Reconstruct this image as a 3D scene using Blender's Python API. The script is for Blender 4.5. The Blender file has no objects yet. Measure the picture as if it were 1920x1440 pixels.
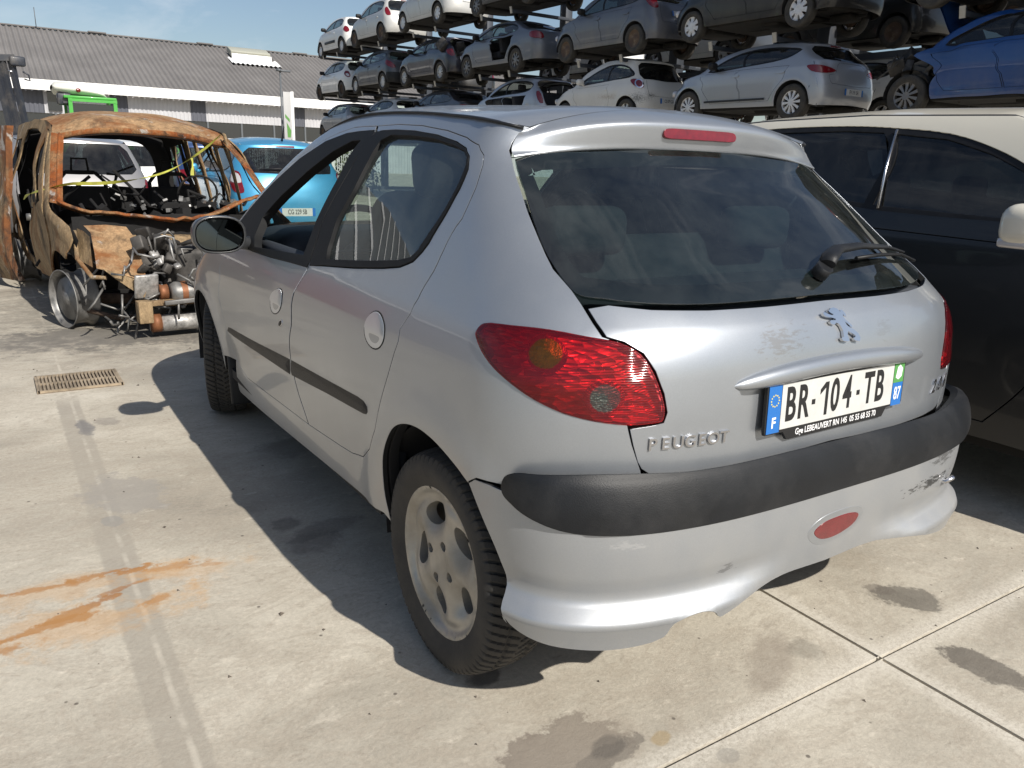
import bpy, bmesh, math, random
import numpy as np
from mathutils import Vector, Matrix, Euler
from mathutils.geometry import delaunay_2d_cdt
random.seed(7); RNG=np.random.default_rng(7)
SC=bpy.context.scene; COL=SC.collection
rad=math.radians
# ------------------------------------------------------------------ materials
def nodes(name):
    m=bpy.data.materials.new(name); m.use_nodes=True; nt=m.node_tree
    for n in list(nt.nodes): nt.nodes.remove(n)
    o=nt.nodes.new('ShaderNodeOutputMaterial'); return m,nt,o
def mk(nt,t,**kw):
    n=nt.nodes.new(t)
    for k,v in kw.items():
        if k[0]=='i' and k[1:].isdigit(): n.inputs[int(k[1:])].default_value=v
        elif k.startswith('in_'): n.inputs[k[3:].replace('_',' ')].default_value=v
        else: setattr(n,k,v)
    return n
def noise(nt,scale,detail=4,rough=.55,vec=None,dist=0.):
    n=mk(nt,'ShaderNodeTexNoise'); n.inputs['Scale'].default_value=scale; n.inputs['Detail'].default_value=detail
    n.inputs['Roughness'].default_value=rough; n.inputs['Distortion'].default_value=dist
    if vec is not None: nt.links.new(vec,n.inputs['Vector'])
    return n
def ramp(nt,src,stops):
    r=mk(nt,'ShaderNodeValToRGB'); e=r.color_ramp.elements
    while len(e)<len(stops): e.new(.5)
    for k,(p,c) in enumerate(stops):
        e[k].position=p; e[k].color=(c,c,c,1) if not hasattr(c,'__len__') else (*c,1)
    nt.links.new(src,r.inputs[0]); return r
def mixc(nt,fac,a,b,mode='MIX'):
    m=mk(nt,'ShaderNodeMix',data_type='RGBA',blend_type=mode)
    for sock,v in ((m.inputs[0],fac),(m.inputs[6],a),(m.inputs[7],b)):
        if hasattr(v,'is_linked') or hasattr(v,'links'): nt.links.new(v,sock)
        elif hasattr(v,'__len__'): sock.default_value=(*v,1) if len(v)==3 else v
        else: sock.default_value=v
    return m.outputs[2]
def mth(nt,op,a,b=None,clamp=False):
    m=mk(nt,'ShaderNodeMath',operation=op,use_clamp=clamp)
    for k,v in enumerate((a,b)):
        if v is None: continue
        if hasattr(v,'links'): nt.links.new(v,m.inputs[k])
        else: m.inputs[k].default_value=v
    return m.outputs[0]
def pbr(name,col,rough=.5,metal=0.,coat=0.,var=.0,vscale=6.,bump=0.,bscale=60.,dirt=0.,dirtcol=(.33,.28,.21),dscale=3.,dlo=.5,dhi=.75,spec=.5,rvar=0.,emis=None,coatr=.04):
    m,nt,o=nodes(name); b=mk(nt,'ShaderNodeBsdfPrincipled'); nt.links.new(b.outputs[0],o.inputs[0])
    b.inputs['Base Color'].default_value=(*col,1); b.inputs['Roughness'].default_value=rough; b.inputs['Metallic'].default_value=metal
    b.inputs['Coat Weight'].default_value=coat; b.inputs['Coat Roughness'].default_value=coatr; b.inputs['Specular IOR Level'].default_value=spec
    tc=mk(nt,'ShaderNodeTexCoord').outputs['Object']
    c=None
    if var:
        n=noise(nt,vscale,5,.6,tc); r=ramp(nt,n.outputs[0],[(.3,1-var),(.7,1+var)])
        c=mixc(nt,1.,col,r.outputs[0],'MULTIPLY')
    if dirt:
        n=noise(nt,dscale,8,.65,tc); r=ramp(nt,n.outputs[0],[(dlo,0.),(dhi,1.)]); f=mth(nt,'MULTIPLY',r.outputs[0],dirt)
        c=mixc(nt,f,c if c is not None else col,dirtcol)
        rr=mth(nt,'MULTIPLY_ADD',f,.35); nt.nodes[-1].inputs[2].default_value=rough; nt.links.new(rr,b.inputs['Roughness'])
        if metal: nt.links.new(mth(nt,'MULTIPLY',mth(nt,'SUBTRACT',1.,f),metal),b.inputs['Metallic'])
        if coat: nt.links.new(mth(nt,'MULTIPLY',mth(nt,'SUBTRACT',1.,f),coat),b.inputs['Coat Weight'])
    if c is not None: nt.links.new(c,b.inputs['Base Color'])
    if rvar and not dirt:
        n=noise(nt,vscale*2,5,.6,tc); r=ramp(nt,n.outputs[0],[(.3,max(rough-rvar,0)),(.7,min(rough+rvar,1))]); nt.links.new(r.outputs[0],b.inputs['Roughness'])
    if bump:
        n=noise(nt,bscale,6,.6,tc); bp=mk(nt,'ShaderNodeBump'); bp.inputs['Strength'].default_value=bump; bp.inputs['Distance'].default_value=.01
        nt.links.new(n.outputs[0],bp.inputs['Height']); nt.links.new(bp.outputs[0],b.inputs['Normal'])
    if emis: b.inputs['Emission Color'].default_value=(*emis,1); b.inputs['Emission Strength'].default_value=1
    return m
def glassmat(name,tint=(.55,.62,.58),dust=.05,ior=1.5,rough=0.,dustcol=(.42,.41,.38)):
    m,nt,o=nodes(name); t=mk(nt,'ShaderNodeBsdfTransparent'); t.inputs[0].default_value=(*tint,1)
    g=mk(nt,'ShaderNodeBsdfGlossy'); g.inputs['Roughness'].default_value=rough; g.inputs[0].default_value=(1,1,1,1)
    f=mk(nt,'ShaderNodeFresnel'); f.inputs[0].default_value=ior
    mx=mk(nt,'ShaderNodeMixShader'); nt.links.new(f.outputs[0],mx.inputs[0]); nt.links.new(t.outputs[0],mx.inputs[1]); nt.links.new(g.outputs[0],mx.inputs[2])
    last=mx.outputs[0]
    if dust:
        d=mk(nt,'ShaderNodeBsdfDiffuse'); d.inputs[0].default_value=(*dustcol,1); tc=mk(nt,'ShaderNodeTexCoord').outputs['Object']
        mp=mk(nt,'ShaderNodeMapping'); mp.inputs['Scale'].default_value=(1,1,.35); nt.links.new(tc,mp.inputs[0])
        n=noise(nt,9.,9,.7,mp.outputs[0]); r=ramp(nt,n.outputs[0],[(.35,dust*.3),(.8,dust*1.8)])
        m2=mk(nt,'ShaderNodeMixShader'); nt.links.new(r.outputs[0],m2.inputs[0]); nt.links.new(last,m2.inputs[1]); nt.links.new(d.outputs[0],m2.inputs[2]); last=m2.outputs[0]
    nt.links.new(last,o.inputs[0]); return m
# ------------------------------------------------------------------ objects
def tagthing(o,label=None,cat=None,group=None,kind=None):
    if label: o['label']=label
    if cat: o['category']=cat
    if group: o['group']=group
    if kind: o['kind']=kind
    return o
def empty(name,loc=(0,0,0),rz=0.,label=None,cat=None,group=None):
    o=bpy.data.objects.new(name,None); COL.objects.link(o); o.location=loc; o.rotation_euler=(0,0,rz); o.empty_display_size=.2
    return tagthing(o,label,cat,group)
def link(name,me,mat,par=None,loc=None,rot=None):
    o=bpy.data.objects.new(name,me); COL.objects.link(o)
    if mat is not None:
        for m in (mat if isinstance(mat,(list,tuple)) else [mat]): me.materials.append(m)
    if par is not None: o.parent=par
    if loc is not None: o.location=loc
    if rot is not None: o.rotation_euler=rot
    return o
class MB:
    def __init__(s): s.v=[]; s.f=[]; s.m=[]; s.sm=[]
    def add(s,vs,fs,mi=0,smooth=True):
        b=len(s.v); s.v+= [tuple(map(float,p)) for p in vs]
        for f in fs: s.f.append(tuple(i+b for i in f)); s.m.append(mi); s.sm.append(smooth)
        return s
    def grid(s,P,closed_u=False,closed_v=False,mi=0,smooth=True,flip=False):
        P=np.asarray(P,float); n,m=P.shape[:2]; F=[]
        for i in range(n if closed_u else n-1):
            for j in range(m if closed_v else m-1):
                a=i*m+j; b=((i+1)%n)*m+j; c=((i+1)%n)*m+(j+1)%m; d=i*m+(j+1)%m
                F.append((a,d,c,b) if flip else (a,b,c,d))
        return s.add(P.reshape(-1,3),F,mi,smooth)
    def box(s,c,size,rot=None,bev=0.,seg=2,mi=0,taper=None):
        bm=bmesh.new(); bmesh.ops.create_cube(bm,size=1.)
        for v in bm.verts:
            v.co=Vector((v.co.x*size[0],v.co.y*size[1],v.co.z*size[2]))
            if taper and v.co.z>0: v.co.x*=taper[0]; v.co.y*=taper[1]
        if bev>0: bmesh.ops.bevel(bm,geom=list(bm.edges),offset=min(bev,.45*min(size)),segments=seg,profile=.5,affect='EDGES')
        M=Matrix.Translation(c)@((Euler(rot).to_matrix().to_4x4()) if rot is not None else Matrix.Identity(4))
        bm.verts.index_update(); s.add([M@v.co for v in bm.verts],[[v.index for v in f.verts] for f in bm.faces],mi,bev>0 and seg>1); bm.free(); return s
    def tube(s,pts,r,n=8,mi=0,cap=True,flat=1.,smooth=True):
        pts=[Vector(p) for p in pts]; k=len(pts); R=r if hasattr(r,'__len__') else [r]*k; rings=[]; up=None
        for i,p in enumerate(pts):
            t=(pts[min(i+1,k-1)]-pts[max(i-1,0)]).normalized()
            if up is None: up=Vector((0,0,1)) if abs(t.z)<.9 else Vector((1,0,0))
            a=t.cross(up).normalized(); b=a.cross(t).normalized(); up=b
            rings.append([p+R[i]*(math.cos(2*math.pi*j/n)*a+flat*math.sin(2*math.pi*j/n)*b) for j in range(n)])
        b0=len(s.v); s.grid(np.array(rings),closed_v=True,mi=mi,smooth=smooth)
        if cap:
            s.f.append(tuple(b0+j for j in range(n))); s.m.append(mi); s.sm.append(False)
            s.f.append(tuple(b0+(k-1)*n+j for j in reversed(range(n)))); s.m.append(mi); s.sm.append(False)
        return s
    def lathe(s,prof,n=32,axis='x',c=(0,0,0),mi=0,smooth=True,flip=False):
        P=np.zeros((n,len(prof),3)); 
        for j in range(n):
            a=2*math.pi*j/n
            for k,(ax,r) in enumerate(prof):
                q=(ax,r*math.cos(a),r*math.sin(a)) if axis=='x' else ((r*math.cos(a),r*math.sin(a),ax) if axis=='z' else (r*math.sin(a),ax,r*math.cos(a)))
                P[j,k]=[q[0]+c[0],q[1]+c[1],q[2]+c[2]]
        return s.grid(P,closed_u=True,mi=mi,smooth=smooth,flip=flip)
    def prism(s,poly,d,frame,mi=0,bev=0.):
        o,ux,uy,n=[Vector(x) for x in frame]; k=len(poly)
        fr=[o+ux*a+uy*b+n*d for a,b in poly]; bk=[o+ux*a+uy*b for a,b in poly]
        F=[tuple(range(k)),tuple(range(2*k-1,k-1,-1))]+[(i,k+i,k+(i+1)%k,(i+1)%k) for i in range(k)]
        return s.add(fr+bk,F,mi,False)
    def build(s,name,mat,par=None,loc=None,rot=None):
        me=bpy.data.meshes.new(name); me.from_pydata(s.v,[],s.f)
        me.polygons.foreach_set('material_index',s.m); me.polygons.foreach_set('use_smooth',s.sm); me.update()
        return link(name,me,mat,par,loc,rot)
def textmesh(mb,txt,size,frame,depth=.002,bold=0.,xs=1.,align='CENTER',shear=0.,sp=1.):
    cu=bpy.data.curves.new('tmp','FONT'); cu.body=txt; cu.size=size; cu.extrude=depth/2; cu.offset=bold; cu.align_x=align; cu.align_y='CENTER'; cu.shear=shear; cu.space_character=sp; cu.resolution_u=4
    ob=bpy.data.objects.new('tmp',cu); COL.objects.link(ob); dg=bpy.context.evaluated_depsgraph_get(); ev=ob.evaluated_get(dg); me=ev.to_mesh()
    o,ux,uy,n=[Vector(x) for x in frame]
    mb.add([o+ux*(v.co.x*xs)+uy*v.co.y+n*(v.co.z+depth/2) for v in me.vertices],[list(p.vertices) for p in me.polygons],0,False)
    ev.to_mesh_clear(); bpy.data.objects.remove(ob); bpy.data.curves.remove(cu); return mb
# ------------------------------------------------------------------ curves and shells
def pchip(xs,ys):
    x=np.array(xs,float); y=np.array(ys,float); h=np.diff(x); d=np.diff(y)/h; n=len(x); m=np.zeros(n)
    for i in range(1,n-1):
        if d[i-1]*d[i]>0:
            w1=2*h[i]+h[i-1]; w2=h[i]+2*h[i-1]; m[i]=(w1+w2)/(w1/d[i-1]+w2/d[i])
    m[0]=d[0]; m[-1]=d[-1]
    def f(v):
        v=np.clip(np.asarray(v,float),x[0],x[-1]); k=np.clip(np.searchsorted(x,v,side='right')-1,0,n-2); t=(v-x[k])/h[k]
        return ((1+2*t)*(1-t)**2*y[k]+t*(1-t)**2*h[k]*m[k]+t*t*(3-2*t)*y[k+1]+t*t*(t-1)*h[k]*m[k+1])
    return f
def setab(p,asp):
    th=np.linspace(0,np.pi/2,2001); a=np.sin(th)**(2/p); b=np.cos(th)**(2/p)
    L=np.concatenate([[0],np.cumsum(np.hypot(np.diff(a)*asp,np.diff(b)))]); L/=L[-1]; t=np.linspace(0,1,401)
    return t,np.interp(t,L,a),np.interp(t,L,b)
class Shell:
    """a car body as a stack of horizontal outlines: q runs from the tail centre (0) round the corner and along the side to the nose centre"""
    def __init__(s,W,YR,DR,YF,DF,T,pr=2.6,pf=2.6,flares=(),kr=1.0,ks=2.6,kf=1.0):
        s.W=pchip(*zip(*W)); s.YR=pchip(*zip(*YR)); s.DR=pchip(*zip(*DR)); s.YF=pchip(*zip(*YF)); s.DF=pchip(*zip(*DF)); s.T=pchip(*zip(*T))
        s.tr=setab(pr,1.8); s.tf=setab(pf,1.8); s.fl=flares; s.kr,s.ks,s.kf=kr,ks,kf; s.end=kr+ks+kf
    def hw(s,y,z):
        w=s.W(z)*s.T(y)
        for fy,fz,amp,r0,wd in s.fl:
            r=np.hypot(y-fy,z-fz); w=w+amp*np.exp(-((r-r0)/wd)**2)*np.clip((z-.1)/.2,0,1)
        return w
    def P(s,q,z):
        q=np.asarray(q,float); z=np.asarray(z,float); sg=np.where(q<0,1.,-1.); q=abs(q)
        ye=s.YR(z)+s.DR(z); yg=s.YF(z)-s.DF(z)
        t,a,b=s.tr; u=np.clip(q/s.kr,0,1); ar=np.interp(u,t,a); br=np.interp(u,t,b); u2=np.clip((q-s.kr)/s.ks,0,1)
        t,a,b=s.tf; u3=np.clip((s.end-q)/s.kf,0,1); af=np.interp(u3,t,a); bf=np.interp(u3,t,b)
        y=np.where(q<=s.kr,s.YR(z)+s.DR(z)*(1-br),np.where(q<=s.kr+s.ks,ye+(yg-ye)*u2,s.YF(z)-s.DF(z)*(1-bf)))
        A=np.where(q<=s.kr,ar,np.where(q<=s.kr+s.ks,1.,af)); x=s.hw(y,z)*A
        return np.stack([x*sg,y,np.broadcast_to(z,y.shape)],-1)
    def N(s,q,z):
        e=3e-3; q=np.asarray(q,float); z=np.asarray(z,float); du=s.P(q+e,z)-s.P(q-e,z); dv=s.P(q,z+e)-s.P(q,z-e)
        n=np.cross(dv,du); return n/(np.linalg.norm(n,axis=-1,keepdims=True)+1e-12)
    def qy(s,y,z):
        yr,dr,yf,df=float(s.YR(z)),float(s.DR(z)),float(s.YF(z)),float(s.DF(z)); ye=yr+dr; yg=yf-df
        if y<=ye:
            t,a,b=s.tr; return s.kr*float(np.interp(1-np.clip((y-yr)/dr,0,1),b[::-1],t[::-1]))
        if y<=yg: return s.kr+s.ks*(y-ye)/(yg-ye)
        t,a,b=s.tf; return s.end-s.kf*float(np.interp(1-np.clip((yf-y)/df,0,1),b[::-1],t[::-1]))
    def qx(s,x,z,front=False):
        ax=abs(x); Y,D=(s.YF,s.DF) if front else (s.YR,s.DR); t,a,b=s.tf if front else s.tr; y0=float(Y(z))
        for _ in range(5):
            u=float(np.interp(np.clip(ax/float(s.hw(y0,z)),0,1),a,t)); e=float(D(z))*(1-float(np.interp(u,t,b))); y0=float(Y(z))+(-e if front else e)
        q=s.end-s.kf*u if front else s.kr*u
        return q if x<=0 else -q
    def side(s,pts): return [(s.qy(y,z),z) for y,z in pts]
    def rear(s,pts): return [(s.qx(x,z),z) for x,z in pts]
    def front(s,pts): return [(s.qx(x,z,True),z) for x,z in pts]
def crom(pts,n=6,closed=True):
    P=[np.array(p,float) for p in pts]; k=len(P); out=[]
    for i in range(k if closed else k-1):
        p1,p2=P[i],P[(i+1)%k]; p0=P[i-1] if (closed or i>0) else 2*p1-p2; p3=P[(i+2)%k] if (closed or i+2<k) else 2*p2-p1
        d=lambda a,b: max(np.linalg.norm(b-a),1e-6)**.5
        t0=0; t1=t0+d(p0,p1); t2=t1+d(p1,p2); t3=t2+d(p2,p3)
        for j in range(n):
            t=t1+(t2-t1)*j/n
            A1=(t1-t)/(t1-t0)*p0+(t-t0)/(t1-t0)*p1; A2=(t2-t)/(t2-t1)*p1+(t-t1)/(t2-t1)*p2; A3=(t3-t)/(t3-t2)*p2+(t-t2)/(t3-t2)*p3
            B1=(t2-t)/(t2-t0)*A1+(t-t0)/(t2-t0)*A2; B2=(t3-t)/(t3-t1)*A2+(t-t1)/(t3-t1)*A3
            out.append(tuple((t2-t)/(t2-t1)*B1+(t-t1)/(t2-t1)*B2))
    if not closed: out.append(tuple(P[-1]))
    return out
def area2(L): 
    L=np.asarray(L); x,y=L[:,0],L[:,1]; return .5*np.sum(x*np.roll(y,-1)-np.roll(x,-1)*y)
def resample(L,h,ks=.8):
    out=[]; k=len(L)
    for i in range(k):
        a=np.array(L[i],float); b=np.array(L[(i+1)%k],float); d=math.hypot((b[0]-a[0])*ks,b[1]-a[1])
        if d<1e-5: continue
        n=max(1,int(math.ceil(d/h)))
        for j in range(n): out.append(tuple(a+(b-a)*j/n))
    return out
def offset2(L,d,ks=.8):
    P=np.asarray(L,float)*[ks,1]; e=np.roll(P,-1,0)-P; e/=np.linalg.norm(e,axis=1,keepdims=True)+1e-12; nr=np.stack([e[:,1],-e[:,0]],1)
    m=nr+np.roll(nr,1,0); l=(m**2).sum(1,keepdims=True); m=m*2/np.maximum(l,1.0)
    return (P+m*d)/[ks,1]
def inpoly(x,y,L):
    L=np.asarray(L); c=np.zeros(x.shape,bool); j=len(L)-1
    for i in range(len(L)):
        xi,yi=L[i]; xj,yj=L[j]
        if yi!=yj: c^=((yi>y)!=(yj>y))&(x<(xj-xi)*(y-yi)/(yj-yi)+xi)
        j=i
    return c
def distpoly(x,y,L,ks):
    L=np.asarray(L)*[ks,1]; X=x*ks; d=np.full(x.shape,1e9)
    for i in range(len(L)):
        a=L[i]; b=L[(i+1)%len(L)]; ab=b-a; t=np.clip(((X-a[0])*ab[0]+(y-a[1])*ab[1])/(ab@ab+1e-12),0,1)
        d=np.minimum(d,np.hypot(X-a[0]-t*ab[0],y-a[1]-t*ab[1]))
    return d
def cdt(loops,h,ks=.8,he=None):
    """triangulate a 2-D region (outline + holes); returns points, triangles, loop indices"""
    loops=[np.array(resample(L,he or h,ks)) for L in loops]; out=loops[0]
    if area2(out)<0: loops[0]=out[::-1]
    for k in range(1,len(loops)):
        if area2(loops[k])>0: loops[k]=loops[k][::-1]
    o=loops[0]; x0,y0=o.min(0); x1,y1=o.max(0); gx=np.arange(x0,x1,h/ks); gy=np.arange(y0,y1,h)
    X,Y=np.meshgrid(gx,gy); X=X+np.where(np.arange(len(gy))[:,None]%2,.5*h/ks,0); X=X.ravel();Y=Y.ravel()
    ok=inpoly(X,Y,o)
    for L in loops[1:]: ok&=~inpoly(X,Y,L)
    X,Y=X[ok],Y[ok]
    if len(X):
        ok=np.ones(X.shape,bool)
        for L in loops: ok&=distpoly(X,Y,L,ks)>.45*h
        X,Y=X[ok],Y[ok]
    pts=[Vector((a*ks,b)) for L in loops for a,b in L]; edges=[]; b0=0; idx=[]
    for L in loops:
        k=len(L); edges+=[(b0+i,b0+(i+1)%k) for i in range(k)]; idx.append(list(range(b0,b0+k))); b0+=k
    pts+=[Vector((a*ks,b)) for a,b in zip(X,Y)]
    vo,eo,fo,ov,oe,of=delaunay_2d_cdt(pts,edges,[],0,1e-7)
    inv={}
    for i,l in enumerate(ov):
        for j in l: inv[j]=i
    V=np.array([(v.x/ks,v.y) for v in vo]); T=np.array([f for f in fo if len(f)==3]); c=V[T].mean(1); ok=inpoly(c[:,0],c[:,1],loops[0])
    for L in loops[1:]: ok&=~inpoly(c[:,0],c[:,1],L)
    return V,T[ok],[[inv[i] for i in l] for l in idx],loops
def setnormals(me,N):
    me.normals_split_custom_set_from_vertices([tuple(n) for n in N])
def panel(name,mat,par,sh,outline,holes=(),h=.04,gap=0.,off=0.,lip=.012,bev=.0015,mir=False,ks=.8,he=None,fn=None,smoothpoly=0,push=None,lipmat=None):
    """cut one body panel out of a shell; edges roll inward so that panel gaps are real"""
    L=[list(outline)]+[list(q) for q in holes]
    if smoothpoly: L=[crom(l,smoothpoly) for l in L]
    if mir: L=[[(-a,b) for a,b in l] for l in L]
    if gap:
        LL=[]
        for k,l in enumerate(L):
            l=np.array(resample(l,he or h,ks)); ccw=area2(l)>0
            if (k==0)!=ccw: l=l[::-1]
            LL.append([tuple(p) for p in offset2(l,-gap/2,ks)])
        L=LL
    V,T,idx,loops=cdt(L,h,ks,he)
    N=sh.N(V[:,0],V[:,1]); P=sh.P(V[:,0],V[:,1])+off*N
    if push is not None: P=push(P,V,N)
    v=list(P); n=list(N); f=[(t[0],t[2],t[1]) for t in T]; mi=[0]*len(f)
    if lip:
        for l,ids in zip(loops,idx):
            k=len(ids); q=offset2(l,bev,ks); Nn=N[ids]; B=P[ids]+(sh.P(q[:,0],q[:,1])-sh.P(l[:,0],l[:,1]))-Nn*bev; dirn=B-P[ids]+Nn*bev
            ln=np.linalg.norm(dirn,axis=1,keepdims=True)+1e-12; on=dirn/ln
            b=len(v); v+=list(B); n+=list(on); v+=list(B); n+=list(on); v+=list(B-Nn*lip); n+=list(on)
            for i in range(k):
                j=(i+1)%k; f.append((ids[i],ids[j],b+j,b+i)); f.append((b+k+i,b+k+j,b+2*k+j,b+2*k+i)); mi+=[0,1]
    me=bpy.data.meshes.new(name); me.from_pydata([tuple(p) for p in v],[],[tuple(int(i) for i in t) for t in f])
    me.polygons.foreach_set('use_smooth',[True]*len(me.polygons))
    if lip and lipmat is not None: me.polygons.foreach_set('material_index',mi)
    me.update(); setnormals(me,n)
    return link(name,me,[mat,lipmat] if (lip and lipmat is not None) else mat,par)
def polyline(L,n):
    P=np.array(L,float); d=np.concatenate([[0],np.cumsum(np.linalg.norm(np.diff(P,axis=0),axis=1))]); t=np.linspace(0,d[-1],n)
    return np.stack([np.interp(t,d,P[:,k]) for k in range(P.shape[1])],1)
def smoothline(L,n): return polyline(crom(L,8,False),n)
def loft(Lp,Cp,ex=2.2,nu=24):
    """rungs from a left curve over a centre curve to the mirrored right curve"""
    Lp=np.asarray(Lp); Cp=np.asarray(Cp); u=np.linspace(-1,1,2*nu+1); w=1-np.abs(u)**ex; G=np.zeros((len(Lp),len(u),3))
    for i in range(len(Lp)):
        G[i,:,0]=u*abs(Lp[i,0]); G[i,:,1]=Lp[i,1]+(Cp[i,1]-Lp[i,1])*w; G[i,:,2]=Lp[i,2]+(Cp[i,2]-Lp[i,2])*w
    return G
def shellpts(sh,L,off=0.):
    A=np.array(L,float); return sh.P(A[:,0],A[:,1])+off*sh.N(A[:,0],A[:,1])
T={
 'door_r_shut':[(2.653,1.366),(2.253,1.368),(1.811,1.361),(1.368,1.345),(1.054,1.326),(0.893,1.308),(0.842,1.283),(0.847,1.258),(0.893,1.205),(0.967,1.133),(1.084,1.058),(1.214,0.988),(1.326,0.921),(1.369,0.858),(1.357,0.827),(1.380,0.699),(1.414,0.559),(1.457,0.487),(1.526,0.436),(1.612,0.416)],
 'door_f_top':[(3.650,1.044),(3.611,1.168),(3.567,1.267),(3.410,1.328),(3.102,1.365),(2.653,1.366)],
 'door_div':[(2.653,1.366),(2.498,1.343),(2.362,1.236),(2.329,1.083),(2.284,0.939),(2.279,0.915),(2.252,0.830),(2.145,0.717),(2.100,0.580),(2.052,0.476),(1.988,0.385)],
 'rglass':[(2.233,1.319),(2.144,1.334),(1.813,1.331),(1.438,1.322),(1.142,1.305),(0.989,1.291),(0.949,1.275),(0.951,1.252),(1.001,1.210),(1.096,1.149),(1.211,1.081),(1.279,1.046),(1.347,1.024),(1.454,1.010),(1.744,0.986),(2.119,0.959),(2.144,0.992),(2.154,1.073),(2.141,1.175),(2.170,1.262)],
 'rblack':[(2.526,1.345),(2.205,1.348),(1.851,1.343),(1.452,1.330),(1.141,1.312),(0.989,1.296),(0.936,1.277),(0.937,1.248),(0.991,1.202),(1.197,1.068),(1.249,1.046),(1.332,1.018),(1.432,0.998),(1.565,0.984),(1.812,0.963),(2.121,0.945),(2.274,0.943),(2.324,1.080),(2.352,1.234)],
 'fblack':[(3.215,0.892),(3.535,0.964),(3.518,1.074),(3.468,1.168),(3.428,1.246),(3.297,1.315),(3.075,1.340),(2.841,1.345),(2.593,1.348),(2.393,1.236),(2.355,1.082),(2.288,0.935),(2.751,0.919)],
 'fopen':[(3.031,0.920),(3.182,1.007),(3.085,1.103),(2.980,1.209),(2.827,1.277),(2.574,1.290),(2.445,1.192),(2.389,1.099),(2.414,1.035),(2.335,0.947),(2.786,0.931)],
 'door_f_front':[(3.296,0.786),(3.201,0.730),(3.096,0.631),(3.013,0.546),(2.966,0.445),(2.893,0.397),(2.836,0.373),(2.729,0.354),(2.326,0.372),(1.988,0.385),(1.699,0.407),(1.612,0.416)],
 'sillbot':[(2.893,0.397),(3.020,0.227),(2.993,0.222),(1.834,0.286),(1.398,0.308)],
 'rarch':[(1.393,0.292),(1.405,0.386),(1.390,0.476),(1.353,0.549),(1.308,0.603),(1.254,0.631),(1.185,0.643),(1.111,0.636),(1.042,0.616),(0.955,0.584)],
 'farch':[(3.530,0.583),(3.428,0.636),(3.314,0.636),(3.199,0.588),(3.122,0.524),(3.101,0.459),(3.077,0.377)],
 'seam':[(0.955,0.584),(0.919,0.603),(0.841,0.606)],
 'lamp':[(0.974,0.907),(0.963,0.919),(0.928,0.934),(0.839,0.941),(0.747,0.942),(0.655,0.932),(0.624,0.928),(0.594,0.921),(0.555,0.900),(0.528,0.865),(0.505,0.819),(0.495,0.780),(0.500,0.761),(0.516,0.758),(0.577,0.757),(0.645,0.766),(0.707,0.780),(0.773,0.803),(0.839,0.831),(0.907,0.859),(0.953,0.885)],
 'tgleft':[(0.723,1.278),(0.730,1.225),(0.724,1.162),(0.712,1.104),(0.702,1.049),(0.679,1.012),(0.668,0.989),(0.654,0.957),(0.639,0.932)],
 'tgleft2':[(0.577,0.757),(0.563,0.714),(0.550,0.672),(0.540,0.655),(0.509,0.641)],
 'tgbot':[(0.509,0.641),(0.415,0.638),(0.273,0.639),(0.107,0.642),(-0.006,0.645)],
 'glass':[(0.718,1.280),(0.717,1.208),(0.711,1.119),(0.698,1.060),(0.672,1.010),(0.609,1.000),(0.517,0.992),(0.378,0.988),(0.210,0.989),(-0.057,0.996),(-0.338,1.004),(-0.591,1.014)],
 'lip':[(0.718,1.283),(0.640,1.295),(0.443,1.300),(0.174,1.316),(0.014,1.319)],
 'crease':[(0.683,1.321),(0.637,1.342),(0.557,1.356),(0.376,1.369),(0.143,1.379),(-0.015,1.382)],
 'brake':[(0.157,1.364),(-0.193,1.369),(-0.199,1.353),(-0.180,1.341),(0.147,1.337),(0.170,1.348)],
 'ditch_lo':[(1.561,1.388),(1.102,1.375),(0.797,1.361),(0.688,1.352)],
 'qline':[(0.691,1.350),(0.720,1.337),(0.733,1.314),(0.740,1.295),(0.732,1.276),(0.728,1.241)],
 'mouldF':[(2.947,0.530),(2.110,0.592),(2.119,0.531),(2.609,0.522),(2.958,0.508)],
 'mouldR':[(2.091,0.591),(1.524,0.619),(1.479,0.610),(1.472,0.591),(1.501,0.580),(1.767,0.561),(2.108,0.532)],
}
U={
 'front':[(1.006,0.580),(0.943,0.514),(0.885,0.442),(0.858,0.383),(0.850,0.348),(0.827,0.318)],
 'bot':[(0.851,0.346),(0.819,0.316),(0.750,0.292),(0.671,0.284),(0.583,0.281),(0.485,0.298),(0.468,0.333),(0.420,0.346),(0.379,0.341),(0.354,0.315),(0.325,0.321),(0.238,0.346),(0.108,0.347),(-0.031,0.340),(-0.188,0.357)],
 'mould':[(0.862,0.605),(0.844,0.637),(0.797,0.651),(0.649,0.667),(0.548,0.667),(0.432,0.651),(0.134,0.649),(-0.277,0.663),(-0.255,0.553),(0.141,0.540),(0.441,0.546),(0.634,0.547),(0.719,0.557),(0.804,0.581)],
 'fog':[(0.069,0.448),(0.052,0.461),(-0.003,0.469),(-0.063,0.466),(-0.079,0.454),(-0.073,0.437),(-0.029,0.418),(0.019,0.416),(0.051,0.426)],
}

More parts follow.
